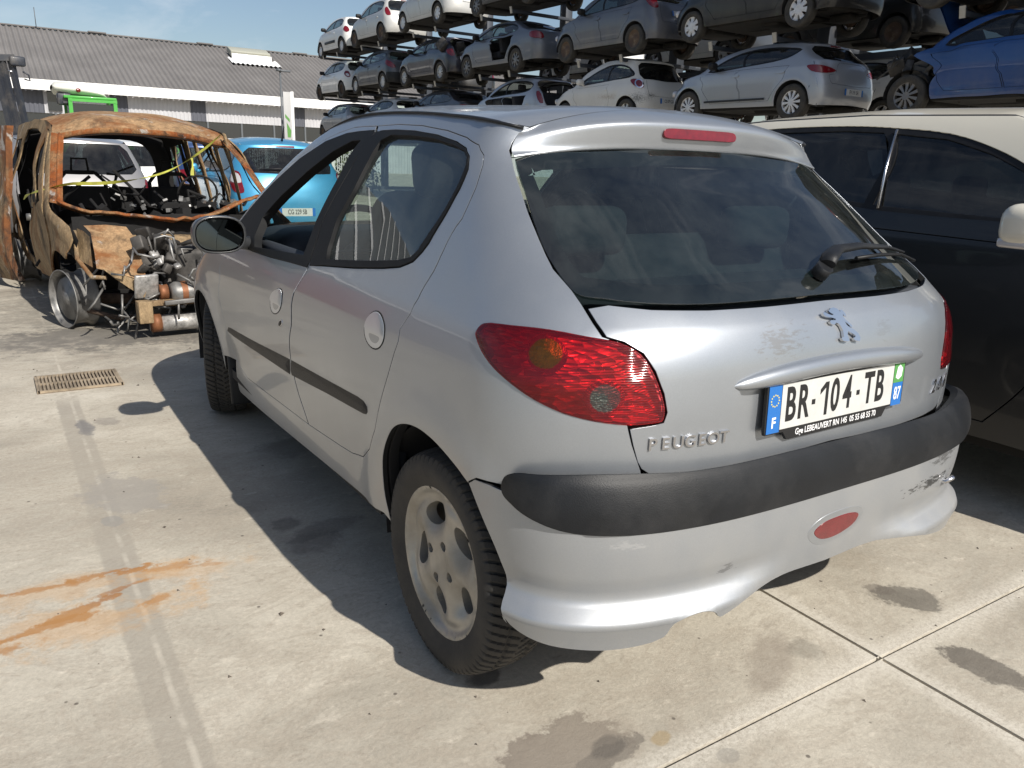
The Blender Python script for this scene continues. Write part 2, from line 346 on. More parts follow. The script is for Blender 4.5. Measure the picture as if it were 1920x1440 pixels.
# ------------------------------------------------------------------ materials of the foreground car
M={}
def carpaint(name,col,metal=.55,rough=.34,coat=.7,dust=.25,dustcol=(.36,.32,.25),dsc=2.2,scuffs=()):
    m,nt,o=nodes(name); b=mk(nt,'ShaderNodeBsdfPrincipled'); nt.links.new(b.outputs[0],o.inputs[0])
    tc=mk(nt,'ShaderNodeTexCoord').outputs['Object']
    fl=noise(nt,500.,0,.5,tc); fr=ramp(nt,fl.outputs[0],[(.3,.97),(.7,1.03)]); c=mixc(nt,1.,col,fr.outputs[0],'MULTIPLY')
    mp=mk(nt,'ShaderNodeMapping'); mp.inputs['Scale'].default_value=(1,1,.6); nt.links.new(tc,mp.inputs[0])
    n1=noise(nt,dsc,5,.6,mp.outputs[0]); n2=noise(nt,dsc*5,3,.6,mp.outputs[0]); s=mth(nt,'MULTIPLY_ADD',n1.outputs[0],.72); nt.nodes[-1].inputs[2].default_value=0; 
    s=mth(nt,'ADD',s,mth(nt,'MULTIPLY',n2.outputs[0],.28)); r=ramp(nt,s,[(.38,0.),(.72,1.)])
    sx=mk(nt,'ShaderNodeSeparateXYZ'); nt.links.new(tc,sx.inputs[0]); low=ramp(nt,sx.outputs[2],[(.2,1.),(.75,.28)])   # road dust lies on the lower body
    f=mth(nt,'MULTIPLY',mth(nt,'MULTIPLY',r.outputs[0],low.outputs[0]),dust,True)
    c=mixc(nt,f,c,dustcol)
    for (px,py,pz),(rx,ry,rz),scol,amt in scuffs:     # scrapes and smears with a shape of their own
        m2=mk(nt,'ShaderNodeMapping'); m2.inputs['Location'].default_value=(-px/rx,-py/ry,-pz/rz); m2.inputs['Scale'].default_value=(1/rx,1/ry,1/rz); nt.links.new(tc,m2.inputs[0])
        ln=mk(nt,'ShaderNodeVectorMath',operation='LENGTH'); nt.links.new(m2.outputs[0],ln.inputs[0]); m3=mk(nt,'ShaderNodeMapping'); m3.inputs['Scale'].default_value=(1,1,3.5); m3.inputs['Rotation'].default_value=(0,.5,0); nt.links.new(tc,m3.inputs[0])
        ns=noise(nt,34.,5,.7,m3.outputs[0]); q=mth(nt,'ADD',ln.outputs[1],mth(nt,'MULTIPLY',mth(nt,'SUBTRACT',ns.outputs[0],.42),4.5)); c=mixc(nt,mth(nt,'MULTIPLY',ramp(nt,q,[(.55,1.),(.95,0.)]).outputs[0],amt),c,scol)
    nt.links.new(c,b.inputs['Base Color'])
    inv=mth(nt,'SUBTRACT',1.,f); nt.links.new(mth(nt,'MULTIPLY',inv,metal),b.inputs['Metallic']); nt.links.new(mth(nt,'MULTIPLY',inv,coat),b.inputs['Coat Weight'])
    rr=mth(nt,'MULTIPLY_ADD',f,.4); nt.nodes[-1].inputs[2].default_value=rough; nt.links.new(rr,b.inputs['Roughness']); b.inputs['Coat Roughness'].default_value=.05
    return m
M['silver']=carpaint('silver metallic paint',(.36,.385,.418),.72,.36,.55,.45)
M['tailpaint']=carpaint('silver tailgate paint',(.36,.385,.418),.72,.36,.55,.45,scuffs=[((-.20,-.50,.905),(.10,.3,.05),(.26,.23,.19),.45),((.18,-.49,.90),(.05,.3,.03),(.25,.24,.22),.25)])
M['bumppaint']=carpaint('scuffed bumper paint',(.355,.375,.402),.64,.43,.35,.5,scuffs=[((.42,-.54,.47),(.16,.3,.022),(.05,.05,.05),.9),((.50,-.53,.53),(.10,.3,.03),(.09,.09,.09),.7),((-.70,-.46,.27),(.12,.3,.015),(.12,.11,.09),.3),((-.62,-.49,.52),(.06,.3,.012),(.6,.6,.6),.3),((-.35,-.55,.42),(.03,.2,.02),(.1,.1,.1),.5)])
M['shut']=pbr('black panel gap',(.008,.008,.008),.9)  # black for the inner panel edges: shade of the gaps put into colour
M['black']=pbr('black seal rubber',(.010,.010,.011),.5,var=.3,vscale=20,spec=.3)
M['frame']=pbr('black window surround',(.009,.0095,.0105),.6,spec=.2,dirt=.12,dirtcol=(.08,.075,.07),dscale=6)
M['trim']=pbr('weathered black plastic',(.008,.009,.011),.47,spec=.35,var=.25,vscale=7,bump=.12,bscale=350,dirt=.22,dirtcol=(.12,.115,.11),dscale=5,dlo=.45,dhi=.85)
M['inner']=pbr('dark inner shell',(.012,.012,.013),.8)
M['cloth']=pbr('charcoal seat cloth',(.035,.036,.042),.95,var=.2,vscale=30)
M['dash']=pbr('dark dashboard plastic',(.030,.034,.042),.6)
M['liner']=pbr('pale roof lining',(.32,.32,.30),.95)
M['glass']=glassmat('tinted side glass',(.66,.76,.72),.085,1.65,dustcol=(.36,.42,.40))
M['rglass']=glassmat('dusty tinted rear glass',(.38,.50,.48),.03,1.8,dustcol=(.33,.37,.36))
M['chrome']=pbr('chrome',(.78,.78,.80),.08,1.)
M['satin']=pbr('satin bright letters',(.55,.55,.57),.25,1.)
M['tyre']=pbr('worn tyre rubber',(.022,.021,.020),.75,dirt=.7,dirtcol=(.10,.088,.072),dscale=9,dlo=.35,dhi=.75,bump=.15,bscale=120)
M['rim']=pbr('dusty alloy rim',(.40,.385,.355),.36,.7,dirt=.75,dirtcol=(.27,.23,.17),dscale=7,dlo=.36,dhi=.66,bump=.1,bscale=200)
M['drum']=pbr('rusty dark brake drum',(.04,.028,.02),.8,var=.5,vscale=20)
M['red']=pbr('red reflector plastic',(.42,.012,.02),.25,coat=.6)
M['amber']=pbr('amber bulb cover',(.20,.095,.012),.22,coat=.8,var=.5,vscale=60)
M['clear']=pbr('grey reversing bulb cover',(.075,.085,.078),.2,.3,coat=.8,var=.6,vscale=60)
M['plate_white']=pbr('white number plate',(.56,.56,.54),.35,coat=.3,var=.08,vscale=25)
M['plate_blue']=pbr('blue plate band',(.012,.14,.46),.35,coat=.3)
M['plate_black']=pbr('black plate print',(.012,.012,.013),.45)
M['white_print']=pbr('white print',(.80,.80,.80),.5)
M['green_print']=pbr('green plate emblem',(.08,.28,.07),.5)
M['yellow_print']=pbr('yellow stars',(.75,.62,.10),.5)
def redlens(name,zones):
    """ribbed red lamp lens with an amber and a clear window moulded into it"""
    m,nt,o=nodes(name); t=mk(nt,'ShaderNodeBsdfTransparent'); g=mk(nt,'ShaderNodeBsdfGlossy'); g.inputs['Roughness'].default_value=.06; d=mk(nt,'ShaderNodeBsdfDiffuse')
    tc=mk(nt,'ShaderNodeTexCoord').outputs['Object']; sx=mk(nt,'ShaderNodeSeparateXYZ'); nt.links.new(tc,sx.inputs[0]); ax=mth(nt,'ABSOLUTE',sx.outputs[0])
    ct=(1.,.11,.13,1); cd=(.55,.02,.04,1); nz=noise(nt,160.,2,.5,tc)
    for (x,y,z),r,a,b_ in zones:
        dx=mth(nt,'SUBTRACT',ax,x); dy=mth(nt,'SUBTRACT',sx.outputs[1],y); dz=mth(nt,'MULTIPLY',mth(nt,'SUBTRACT',sx.outputs[2],z),1.12)
        q=mth(nt,'SQRT',mth(nt,'ADD',mth(nt,'ADD',mth(nt,'MULTIPLY',dx,dx),mth(nt,'MULTIPLY',dy,dy)),mth(nt,'MULTIPLY',dz,dz))); q=mth(nt,'ADD',q,mth(nt,'MULTIPLY',mth(nt,'SUBTRACT',nz.outputs[0],.5),.007))
        n=mk(nt,'ShaderNodeMapRange',interpolation_type='SMOOTHSTEP'); n.inputs[1].default_value=r; n.inputs[2].default_value=r-.003; nt.links.new(q,n.inputs[0])
        ct=mixc(nt,n.outputs[0],ct,a); cd=mixc(nt,n.outputs[0],cd,b_)
    nt.links.new(ct,t.inputs[0]); nt.links.new(cd,d.inputs[0])
    m0=mk(nt,'ShaderNodeMixShader'); m0.inputs[0].default_value=.10; nt.links.new(t.outputs[0],m0.inputs[1]); nt.links.new(d.outputs[0],m0.inputs[2])
    w=mk(nt,'ShaderNodeTexWave',wave_type='BANDS',bands_direction='Z',wave_profile='SIN'); w.inputs['Scale'].default_value=62; nt.links.new(tc,w.inputs[0])
    bp=mk(nt,'ShaderNodeBump'); bp.inputs['Distance'].default_value=.003; nt.links.new(w.outputs[1],bp.inputs['Height']); rr=ramp(nt,ax,[(.60,.34),(.69,.03)]); nt.links.new(rr.outputs[0],bp.inputs['Strength'])
    nt.links.new(bp.outputs[0],g.inputs['Normal']); f=mk(nt,'ShaderNodeFresnel'); f.inputs[0].default_value=1.5; nt.links.new(bp.outputs[0],f.inputs['Normal'])
    mx=mk(nt,'ShaderNodeMixShader'); nt.links.new(f.outputs[0],mx.inputs[0]); nt.links.new(m0.outputs[0],mx.inputs[1]); nt.links.new(g.outputs[0],mx.inputs[2]); nt.links.new(mx.outputs[0],o.inputs[0]); return m
def reflector(name):
    m,nt,o=nodes(name); b=mk(nt,'ShaderNodeBsdfPrincipled'); nt.links.new(b.outputs[0],o.inputs[0]); b.inputs['Base Color'].default_value=(.92,.85,.85,1); b.inputs['Metallic'].default_value=.35; b.inputs['Roughness'].default_value=.22
    tc=mk(nt,'ShaderNodeTexCoord').outputs['Object']; mpv=mk(nt,'ShaderNodeMapping'); mpv.inputs['Scale'].default_value=(1,1,2.6); nt.links.new(tc,mpv.inputs[0]); v=mk(nt,'ShaderNodeTexVoronoi'); v.inputs['Scale'].default_value=34; nt.links.new(mpv.outputs[0],v.inputs[0]); cr=ramp(nt,v.outputs[1],[(.2,.5),(.8,1.)]); nt.links.new(mixc(nt,1.,(.95,.88,.88),cr.outputs[0],'MULTIPLY'),b.inputs['Base Color'])  # tone per cell paints sparkle into the base colour
    bp=mk(nt,'ShaderNodeBump'); bp.inputs['Strength'].default_value=1.; bp.inputs['Distance'].default_value=.03; nt.links.new(v.outputs[0],bp.inputs['Height']); nt.links.new(bp.outputs[0],b.inputs['Normal']); return m
M['reflector']=reflector('faceted lamp reflector')
# ------------------------------------------------------------------ wheels
def tyre_mesh(R,w,rr,lugs=70,fine=True,seg=None):
    prof=[]; h=w/2
    def add(a,r): prof.append((a,r))
    for a,r in ((-h*.80,rr-.012),(-h*.88,rr+.004),(-h*.97,rr+(R-rr)*.25),(-h*1.0,rr+(R-rr)*.45),(-h*.985,rr+(R-rr)*.62),(-h*.965,rr+(R-rr)*.66),(-h*.94,rr+(R-rr)*.80)): add(a,r)
    ntr=22 if fine else 3
    for k in range(ntr+1):
        a=-h*.90+2*h*.90*k/ntr; t=abs(a)/(h*.9); add(a,R-.010*t**4-.0025*t*t)
    for a,r in ((h*.94,rr+(R-rr)*.80),(h*.965,rr+(R-rr)*.66),(h*.985,rr+(R-rr)*.62),(h*1.0,rr+(R-rr)*.45),(h*.97,rr+(R-rr)*.25),(h*.88,rr+.004),(h*.80,rr-.012)): add(a,r)
    n=seg or (840 if fine else 40); A=np.arange(n)*2*np.pi/n; P=np.zeros((n,len(prof),3))
    for k,(a,r) in enumerate(prof):
        rk=np.full(n,r)
        if fine and abs(a)<h*.96 and r>rr+(R-rr)*.78:
            t=abs(a)/(h*.9); ph=(A*lugs/(2*np.pi)+1.55*t**.8+(.5 if a>0 else 0))%1.
            g=np.clip((.16-np.abs(ph-.5))/.05,0,1); ph2=(A*lugs/(2*np.pi)*.5+.8*t)%1.; 
            dp=.0075*g*(t>.07)
            if abs(t-.42)<.045: dp=np.maximum(dp,.006)
            rk=rk-dp
        P[:,k,0]=a; P[:,k,1]=rk*np.cos(A); P[:,k,2]=rk*np.sin(A)
    return P
_tc={}
def tyre(R,w,rr,par,loc=(0,0,0),fine=False,mat=None):
    key=(R,w,rr,fine)
    if key not in _tc:
        mb=MB(); P=tyre_mesh(R,w,rr,fine=fine)
        if fine: mb.grid(P[:,:8],closed_u=True); mb.grid(P[:,7:31],closed_u=True,smooth=False); mb.grid(P[:,30:],closed_u=True)
        else: mb.grid(P,closed_u=True)
        o=mb.build('tyre',mat or M['tyre'],par,loc); _tc[key]=o.data; return o
    return link('tyre',_tc[key],None,par,loc)
def rim_five_hole(par,r=.196):
    """dished alloy face with five scooped holes; outer face towards -x"""
    holes=[]; C=[]
    for k in range(5):
        a=rad(64+72*k); c=np.array([math.cos(a),math.sin(a)])*.122; C.append((c,a)); L=[]
        for j in range(20):
            t=2*math.pi*j/20; u=.030*math.cos(t); v=.043*math.sin(t)*(1+.12*math.cos(t)); L.append((c[0]+u*math.cos(a)-v*math.sin(a),c[1]+u*math.sin(a)+v*math.cos(a)))
        holes.append(L)
    bolts=[]
    for k in range(4):
        a=rad(20+90*k); bolts.append([(.054*math.cos(a)+.0135*math.cos(t),.054*math.sin(a)+.0135*math.sin(t)) for t in np.arange(10)*2*math.pi/10])
    outl=[(r*math.cos(t),r*math.sin(t)) for t in np.arange(72)*2*math.pi/72]
    V,T,idx,loops=cdt([outl]+holes+bolts,.0085,1.)
    def depth(x,y):
        q=np.hypot(x,y); d=np.interp(q,[0,.03,.05,.10,.15,.172,.180,.186,.192,.196],[.010,.011,.006,.006,.008,.020,.015,.006,.001,.004])
        for c,a in C:
            u=(x-c[0])*math.cos(a)+(y-c[1])*math.sin(a); v=-(x-c[0])*math.sin(a)+(y-c[1])*math.cos(a)-.012
            d=d+.036*np.exp(-((u/.040)**2+(v/.050)**2)**1.2)
        return d
    P=np.stack([depth(V[:,0],V[:,1]),V[:,0],V[:,1]],1); mb=MB(); mb.add(P,[tuple(int(i) for i in t[::-1]) for t in T])
    for l,ids in list(zip(loops,idx))[1:]:
        k=len(ids); b=[(P[i][0]+.03,P[i][1]*1.0,P[i][2]) for i in ids]; mb.add([P[i] for i in ids]+b,[(i,(i+1)%k,k+(i+1)%k,k+i) for i in range(k)])
    mb.lathe([(.004,r),(.012,r-.004),(.05,r-.02),(.15,r-.025)],48)
    for k in range(4):
        a=rad(20+90*k); mb.lathe([(.020,.0001),(.020,.008),(.032,.009)],8,c=(0,.054*math.cos(a),.054*math.sin(a)))
    o=mb.build('rim',M['rim'],par); return o
LION=[(-0.0388,0.0357),(-0.0294,0.0409),(-0.0183,0.0422),(-0.0050,0.0383),(0.0039,0.0297),(0.0044,0.0345),(0.0105,0.0349),(0.0211,0.0248),(0.0216,0.0174),(0.0150,0.0200),(0.0116,0.0253),(0.0105,0.0189),(0.0172,0.0098),(0.0294,0.0016),(0.0371,-0.0052),(0.0360,-0.0099),(0.0294,-0.0066),(0.0205,0.0012),(0.0127,0.0064),(0.0172,-0.0024),(0.0260,-0.0085),(0.0416,-0.0156),(0.0549,-0.0265),(0.0587,-0.0376),(0.0527,-0.0445),(0.0360,-0.0410),(0.0321,-0.0347),(0.0399,-0.0334),(0.0416,-0.0295),(0.0294,-0.0229),(0.0177,-0.0172),(0.0127,-0.0255),(0.0161,-0.0398),(0.0083,-0.0412),(-0.0083,-0.0380),(-0.0111,-0.0311),(-0.0017,-0.0292),(-0.0006,-0.0146),(-0.0050,-0.0034),(-0.0116,0.0033),(-0.0194,0.0060),(-0.0272,0.0014),(-0.0382,0.0045),(-0.0416,0.0107),(-0.0360,0.0132),(-0.0205,0.0119),(-0.0183,0.0148),(-0.0272,0.0177),(-0.0416,0.0205),(-0.0560,0.0250),(-0.0599,0.0321),(-0.0527,0.0335),(-0.0405,0.0277),(-0.0272,0.0242),(-0.0227,0.0261),(-0.0316,0.0297)]
def plateframe(c,ux,n):
    ux=Vector(ux).normalized(); n=Vector(n).normalized(); return (Vector(c),ux,n.cross(ux),n)
def fpt(fr,a,b,d=0): return fr[0]+fr[1]*a+fr[2]*b+fr[3]*d
# ------------------------------------------------------------------ the silver car
HS=Shell(
 W=[(.2,.775),(.28,.795),(.34,.805),(.42,.812),(.55,.824),(.70,.830),(.82,.822),(.90,.803),(.96,.776),(1.03,.745),(1.15,.692),(1.28,.631),(1.36,.585),(1.42,.53)],
 YR=[(.2,-.50),(.62,-.515),(.75,-.515),(.85,-.508),(.93,-.485),(.99,-.435),(1.10,-.285),(1.20,-.145),(1.30,.0),(1.33,.022),(1.42,.03)],
 DR=[(.2,.36),(.9,.36),(.97,.40),(1.03,.40),(1.15,.33),(1.28,.22),(1.34,.16),(1.42,.13)],
 YF=[(.2,3.2),(.5,3.24),(.62,3.2),(.70,3.08),(.78,2.85),(.86,2.50),(.92,2.25),(.98,2.12),(1.1,1.93),(1.2,1.75),(1.3,1.54),(1.38,1.32),(1.42,1.15)],
 DF=[(.2,.6),(.62,.6),(.72,.6),(.8,.5),(.92,.30),(1.0,.24),(1.2,.20),(1.42,.16)],pr=2.8,
 T=[(-.6,.95),(-.3,.972),(0,.985),(.5,1.0),(1.4,1.0),(2.0,.99),(2.5,.975),(3.3,.88)],
 flares=[(0,.30,.012,.36,.06),(2.44,.27,.014,.36,.06)])
_z=lambda q,z: tuple(abs(v) if k==0 else v for k,v in enumerate(HS.P(q,z)))
M['lens']=redlens('ribbed red lamp lens',[(_z(.757,.897),.036,(.95,.52,.06),(.24,.13,.02)),(_z(.626,.815),.033,(.60,.66,.62),(.12,.13,.12))])
M['bowl']=pbr('dull lamp bowl',(.24,.24,.23),.25,.6,bump=.6,bscale=90)
class BumperShell(Shell):
    def P(s,q,z):
        p=Shell.P(s,q,z); z=np.asarray(z,float); a=np.clip((np.abs(p[...,0])-.12)/.3,0,1); a=a*a*(3-2*a); zc=.385-.018*a
        f=np.clip((zc+.022-z)/.05,0,1); f=f*f*(3-2*f); rr=np.clip((z-.22)/.12,0,1); d=.046*a*f*(.55+.45*rr)-.007*a*np.exp(-((z-zc-.035)/.022)**2)
        n=np.stack([p[...,0]/.8,(p[...,1]-.25)/.8],-1); n/=np.linalg.norm(n,axis=-1,keepdims=True); p[...,0]+=n[...,0]*d; p[...,1]+=n[...,1]*d; return p
HB=BumperShell(
 W=[(.15,.78),(.22,.80),(.30,.81),(.42,.82),(.55,.832),(.66,.832),(.75,.832)],
 YR=[(.15,-.53),(.22,-.535),(.30,-.54),(.40,-.555),(.5,-.562),(.58,-.560),(.64,-.545),(.67,-.525),(.75,-.52)],
 DR=[(.15,.36),(.75,.37)],YF=[(.2,3.2),(.5,3.24),(.75,3.2)],DF=[(.2,.6),(.75,.6)],pr=3.4,
 T=[(-.6,.95),(-.3,.972),(0,.985),(.5,1.0),(1.4,1.0),(2.0,.99),(2.5,.975),(3.3,.88)])
mirq=lambda L:[(-a,b) for a,b in reversed(L)]
def hero():
    root=empty('silver_hatchback',(0,0,0),0,'silver five-door hatchback with black bumper strip and dusty alloy wheels, largest car in view','car')
    S=M['silver']
    # --- side: fender, pillars, sill and quarter panel in one skin, with door openings
    ditch=HS.side([(.106,1.361),(.211,1.376),(.374,1.389),(.6,1.403),(.85,1.410),(1.05,1.405)])+[(3.70,1.385),(3.745,1.35),(3.76,1.28),(3.765,1.1),(3.755,.965)]
    arch_r=crom(T['rarch'],4,False)
    farc=[(2.44+.365*math.cos(a),.255+.365*math.sin(a)) for a in np.linspace(rad(-8),rad(172),26)]
    arch_f=HS.side(farc)
    outl=[(.691,1.350)]+ditch+[(3.80,.93),(3.9,.88),(4.0,.82),(4.06,.72),(4.08,.62),(4.08,.24)]+arch_f+[(3.078,.375),(2.895,.395),(3.0,.232),(2.99,.222)]+[(1.834,.286),(1.42,.306)]+arch_r+[(.955,.587),(.919,.606),(.841,.609),(.80,.60),(.53,.60),(.540,.655),(.563,.714),(.577,.757)]
    lamp=T['lamp']; outl+=list(reversed(lamp[0:7]+[]))[:0]
    lo=[lamp[14+k] for k in range(7)]+[lamp[k] for k in range(7)]   # along the lamp's outer rim: lower corner, front tip, upper corner
    outl+=lo+[(.639,.932),(.654,.957),(.668,.989),(.679,1.012),(.702,1.049),(.712,1.104),(.724,1.162),(.730,1.225),(.731,1.276),(.740,1.295),(.733,1.314),(.720,1.337)]
    doorF_front=[(3.34,.90),(3.315,.84)]+T['door_f_front'][:-1]
    rs=T['door_r_shut']; div=T['door_div']
    fd=[(2.653,1.366),(2.9,1.367),(3.102,1.365),(3.30,1.348),(3.43,1.322),(3.567,1.262),(3.63,1.168),(3.67,1.044),(3.68,.955),(3.60,.93)]+doorF_front[:-1]+list(reversed(div))[:-1]
    fd=[p for k,p in enumerate(fd)]
    # front door: top edge forward, down the pillar, front edge down, sill back, divider up
    fdoor=[(2.653,1.366),(2.9,1.367),(3.102,1.365),(3.30,1.348),(3.43,1.322),(3.567,1.262),(3.63,1.168),(3.67,1.044),(3.665,.965),(3.60,.925),(3.40,.90),(3.34,.86)]+T['door_f_front'][:9]+[(1.988,.385)]+list(reversed(div))[1:-1]
    rdoor=list(div)+[(1.699,.407),(1.612,.416)]+list(reversed(rs))[1:-1]
    hole=[p for p in fdoor[:-len(div)+2]]+[(1.988,.385),(1.699,.407),(1.612,.416)]+list(reversed(rs))[1:-1]
    fr_out=T['fblack']; r_out=[(2.455,1.347)]+T['rblack'][1:15]+[(2.121,.942),(2.272,.930),(2.276,.939),(2.321,1.083),(2.354,1.236)]
    fb=[(3.36,.905),(3.60,.945),(3.60,1.044),(3.565,1.16),(3.49,1.255),(3.33,1.318),(3.08,1.343),(2.841,1.348),(2.545,1.349)]+[(2.372,1.236),(2.338,1.083),(2.292,.939),(2.286,.925),(2.751,.910)]
    fo=[(3.06,.922),(3.17,.955),(3.25,1.03),(3.19,1.12),(3.08,1.215),(2.93,1.284),(2.76,1.318),(2.60,1.32),(2.47,1.21),(2.42,1.10),(2.385,.95),(2.75,.935)]
    for mir in (False,True):
        b=panel('body_side',S,root,HS,outl,[hole],h=.034,lip=.014,mir=mir,lipmat=M['shut'])
        panel('inner_shell',M['inner'],root,HS,[(q,z) for q,z in outl],[fb,r_out],h=.07,off=-.024,lip=.03,mir=mir)
        fbF=fb[:8]+[(2.66,1.350),(2.505,1.343)]+[(a+.006,b_) for a,b_ in T['door_div'][2:5]]+[(2.288,.920)]+fb[-1:]; roF=[(2.49,1.345)]+r_out[1:-4]+[(2.268,.928)]+[(a-.006,b_) for a,b_ in reversed(T['door_div'][2:5])]
        d=panel('front_door',S,root,HS,fdoor,[fb],h=.034,gap=.0075,bev=.001,mir=mir,lipmat=M['shut'])
        panel('window_frame',M['frame'],d,HS,fbF,[fo],h=.04,gap=.001,off=.003,lip=.03,mir=mir)
        if mir: panel('window_glass',M['glass'],d,HS,fo,[],h=.06,off=-.014,lip=0,mir=mir)
        d2=panel('rear_door',S,root,HS,rdoor,[r_out],h=.034,gap=.0075,bev=.001,mir=mir,lipmat=M['shut'])
        panel('window_frame',M['frame'],d2,HS,roF,[T['rglass']],h=.035,gap=.001,off=.003,lip=.016,mir=mir,he=.025)
        panel('window_glass',M['glass'],d2,HS,T['rglass'],[],h=.05,gap=-.004,off=-.010,lip=0,mir=mir)
        # rub strips
        for dd,L in ((d,[(2.955,.520),(2.945,.532),(2.90,.537),(2.5,.563),(2.112,.590),(2.118,.531),(2.5,.521),(2.85,.507),(2.94,.507)]),(d2,[(2.095,.591),(1.80,.606),(1.54,.620),(1.50,.618),(1.478,.607),(1.473,.592),(1.482,.583),(1.505,.578),(1.767,.561),(2.103,.533)])):
            def bulge(P,V,N,L=L,mir=mir):
                q=V[:,0]*(-1 if mir else 1); dd_=distpoly(q,V[:,1],L,.8); return P+N*(.013*np.sqrt(np.clip(dd_/.028,0,1)))[:,None]
            panel('rub_strip',M['trim'],dd,HS,L,[],h=.012,lip=.012,mir=mir,push=bulge,he=.03)
        # handles: round cup with a chrome flap above
        for dd,(qc,zc),ra,rb in ((d,(2.375,.772),.050,.046),(d2,(1.515,.829),.052,.046)):
            el=[(qc+(ra*math.cos(t)-.35*rb*math.sin(t)*0)/.8+.10*(zc-.0-zc)+(.9*rb*math.sin(t))*.62,zc+rb*math.sin(t)) for t in np.arange(28)*2*math.pi/28]
            def cup(P,V,N,qc=qc,zc=zc,rb=rb,mir=mir):
                q=V[:,0]*(-1 if mir else 1); t=np.clip(1-(((q-qc-.56*(V[:,1]-zc))*.8/.05)**2+((V[:,1]-zc)/rb)**2),0,1); k=.5+.5*np.tanh((V[:,1]-zc+.006)/.0035); return P+N*(.002-.003*np.sqrt(t)*(1-k)+.012*np.sqrt(t)*k)[:,None]
            er=[tuple(p) for p in offset2(np.array(el)[::(1 if area2(el)>0 else -1)],.0035)]; panel('handle_recess',M['shut'],dd,HS,er,[[tuple(p) for p in offset2(np.array(el)[::(1 if area2(el)>0 else -1)],.0003)]],h=.02,off=.0012,lip=.003,mir=mir,he=.01)  # black ring laid on the door skin, painting the shade of a gap
            panel('door_handle',M['handle'],dd,HS,el,[],h=.0042,lip=.004,mir=mir,push=cup,he=.008)
        kq=[(2.249+.011*math.cos(t)/.8,.702+.014*math.sin(t)) for t in np.arange(14)*2*math.pi/14]
        k=panel('key_lock',M['satin'],d,HS,kq,[],h=.006,off=.002,lip=.004,mir=mir)
        kk=[(2.249+.007*math.cos(t)/.8,.702+.010*math.sin(t)) for t in np.arange(12)*2*math.pi/12]
        panel('key_slot',M['black'],k,HS,kk,[],h=.006,off=.004,lip=.002,mir=mir)
        # tail lamp
        lp=crom(lamp,3)
        lh=panel('tail_lamp',M['lens'],root,HS,lp,[],h=.02,gap=.006,off=.003,lip=.008,mir=mir,he=.012)
        def bowl(P,V,N,mir=mir):
            q=V[:,0]*(-1 if mir else 1); d_=distpoly(q,V[:,1],lamp,.8); return P-N*(.040*np.clip(d_/.04,0,1))[:,None]
        panel('lamp_reflector',M['reflector'],lh,HS,lp,[],h=.014,gap=.004,off=-.008,lip=0,mir=mir,push=bowl,he=.012)
        panel('lamp_gasket',M['black'],lh,HS,[tuple(p) for p in offset2(np.array(lp)[::(1 if area2(lp)>0 else -1)],.006)],[[tuple(p) for p in offset2(np.array(lp)[::(1 if area2(lp)>0 else -1)],-.003)]],h=.03,off=-.012,lip=.02,mir=mir)
        for qc,zc,rr_ in ((.757,.897,.038),(.626,.815,.035)):
            c=[(qc+rr_*math.cos(t)/.8,zc+rr_*math.sin(t)) for t in np.arange(24)*2*math.pi/24]
            def dish(P,V,N,qc=qc,zc=zc,rr_=rr_,mir=mir):
                q=V[:,0]*(-1 if mir else 1); t=np.clip(((q-qc)*.8/rr_)**2+((V[:,1]-zc)/rr_)**2,0,1); return P-N*(.020*(1-t)-.012*np.exp(-t*14))[:,None]
            panel('bulb_bowl',M['bowl'],lh,HS,c,[],h=.006,off=-.008,lip=0,mir=mir,push=dish,he=.008)
        # roof moulding over the ditch
        dm=shellpts(HS,[(.715,1.3535)]+HS.side([(.13,1.366),(.211,1.376),(.374,1.389),(.6,1.403),(.85,1.410),(1.05,1.405)])+[(3.70,1.385),(3.745,1.35)])
        dm=smoothline(dm,40); dm[:,2]-=.005
        if mir: dm[:,0]*=-1
        mb=MB(); mb.tube([tuple(p) for p in dm],.013,8,flat=.35); mb.build('roof_moulding',M['trim'],root)
        # mirror
        sx=1 if mir else -1
        # wheel housing: a dark half drum behind each opening
        for yc,zc,rw in ((0.,.29,.345),(2.44,.27,.36)):
            mb=MB(); A=np.linspace(rad(-12),rad(158 if yc<1 else 192),30); G=np.array([[(.772*sx,yc+rw*1.03*math.cos(a),zc+rw*1.03*math.sin(a)),(.50*sx,yc+rw*1.03*math.cos(a),zc+rw*1.03*math.sin(a)),(.49*sx,yc,zc)] for a in A]); mb.grid(G); mb.build('wheel_housing',M['inner'],root)
    # --- roof
    Ld=shellpts(HS,[(.691,1.352)]+HS.side([(.106,1.361),(.15,1.369),(.211,1.376),(.374,1.389),(.6,1.403),(.85,1.410),(1.05,1.405)])+[(3.70,1.385),(3.745,1.35)])
    Cc=np.array([(0,.105,1.417),(0,.14,1.4235),(0,.20,1.429),(0,.27,1.432),(0,.42,1.438),(0,.69,1.449),(0,.98,1.459),(0,1.22,1.458),(0,1.38,1.444),(0,1.47,1.425)])
    G=loft(smoothline(Ld,44),smoothline(Cc,44),2.3,20)
    mb=MB(); mb.grid(G); rf=mb.build('roof',S,root)
    G2=G.copy(); G2[...,2]-=.035; mb=MB(); mb.grid(G2); mb.build('roof_lining',M['liner'],root)
    # --- spoiler over the rear glass
    Lq=shellpts(HS,[(.691,1.350),(.708,1.344),(.720,1.337),(.729,1.324),(.733,1.314),(.736,1.303),(.733,1.290),(.722,1.280)])
    Cq=np.array([(0,.105,1.417),(0,.065,1.408),(0,.030,1.395),(0,.010,1.3835),(0,.004,1.376),(0,.008,1.350),(0,.016,1.322),(0,.020,1.312)])
    Lq[3:,1]-=.008
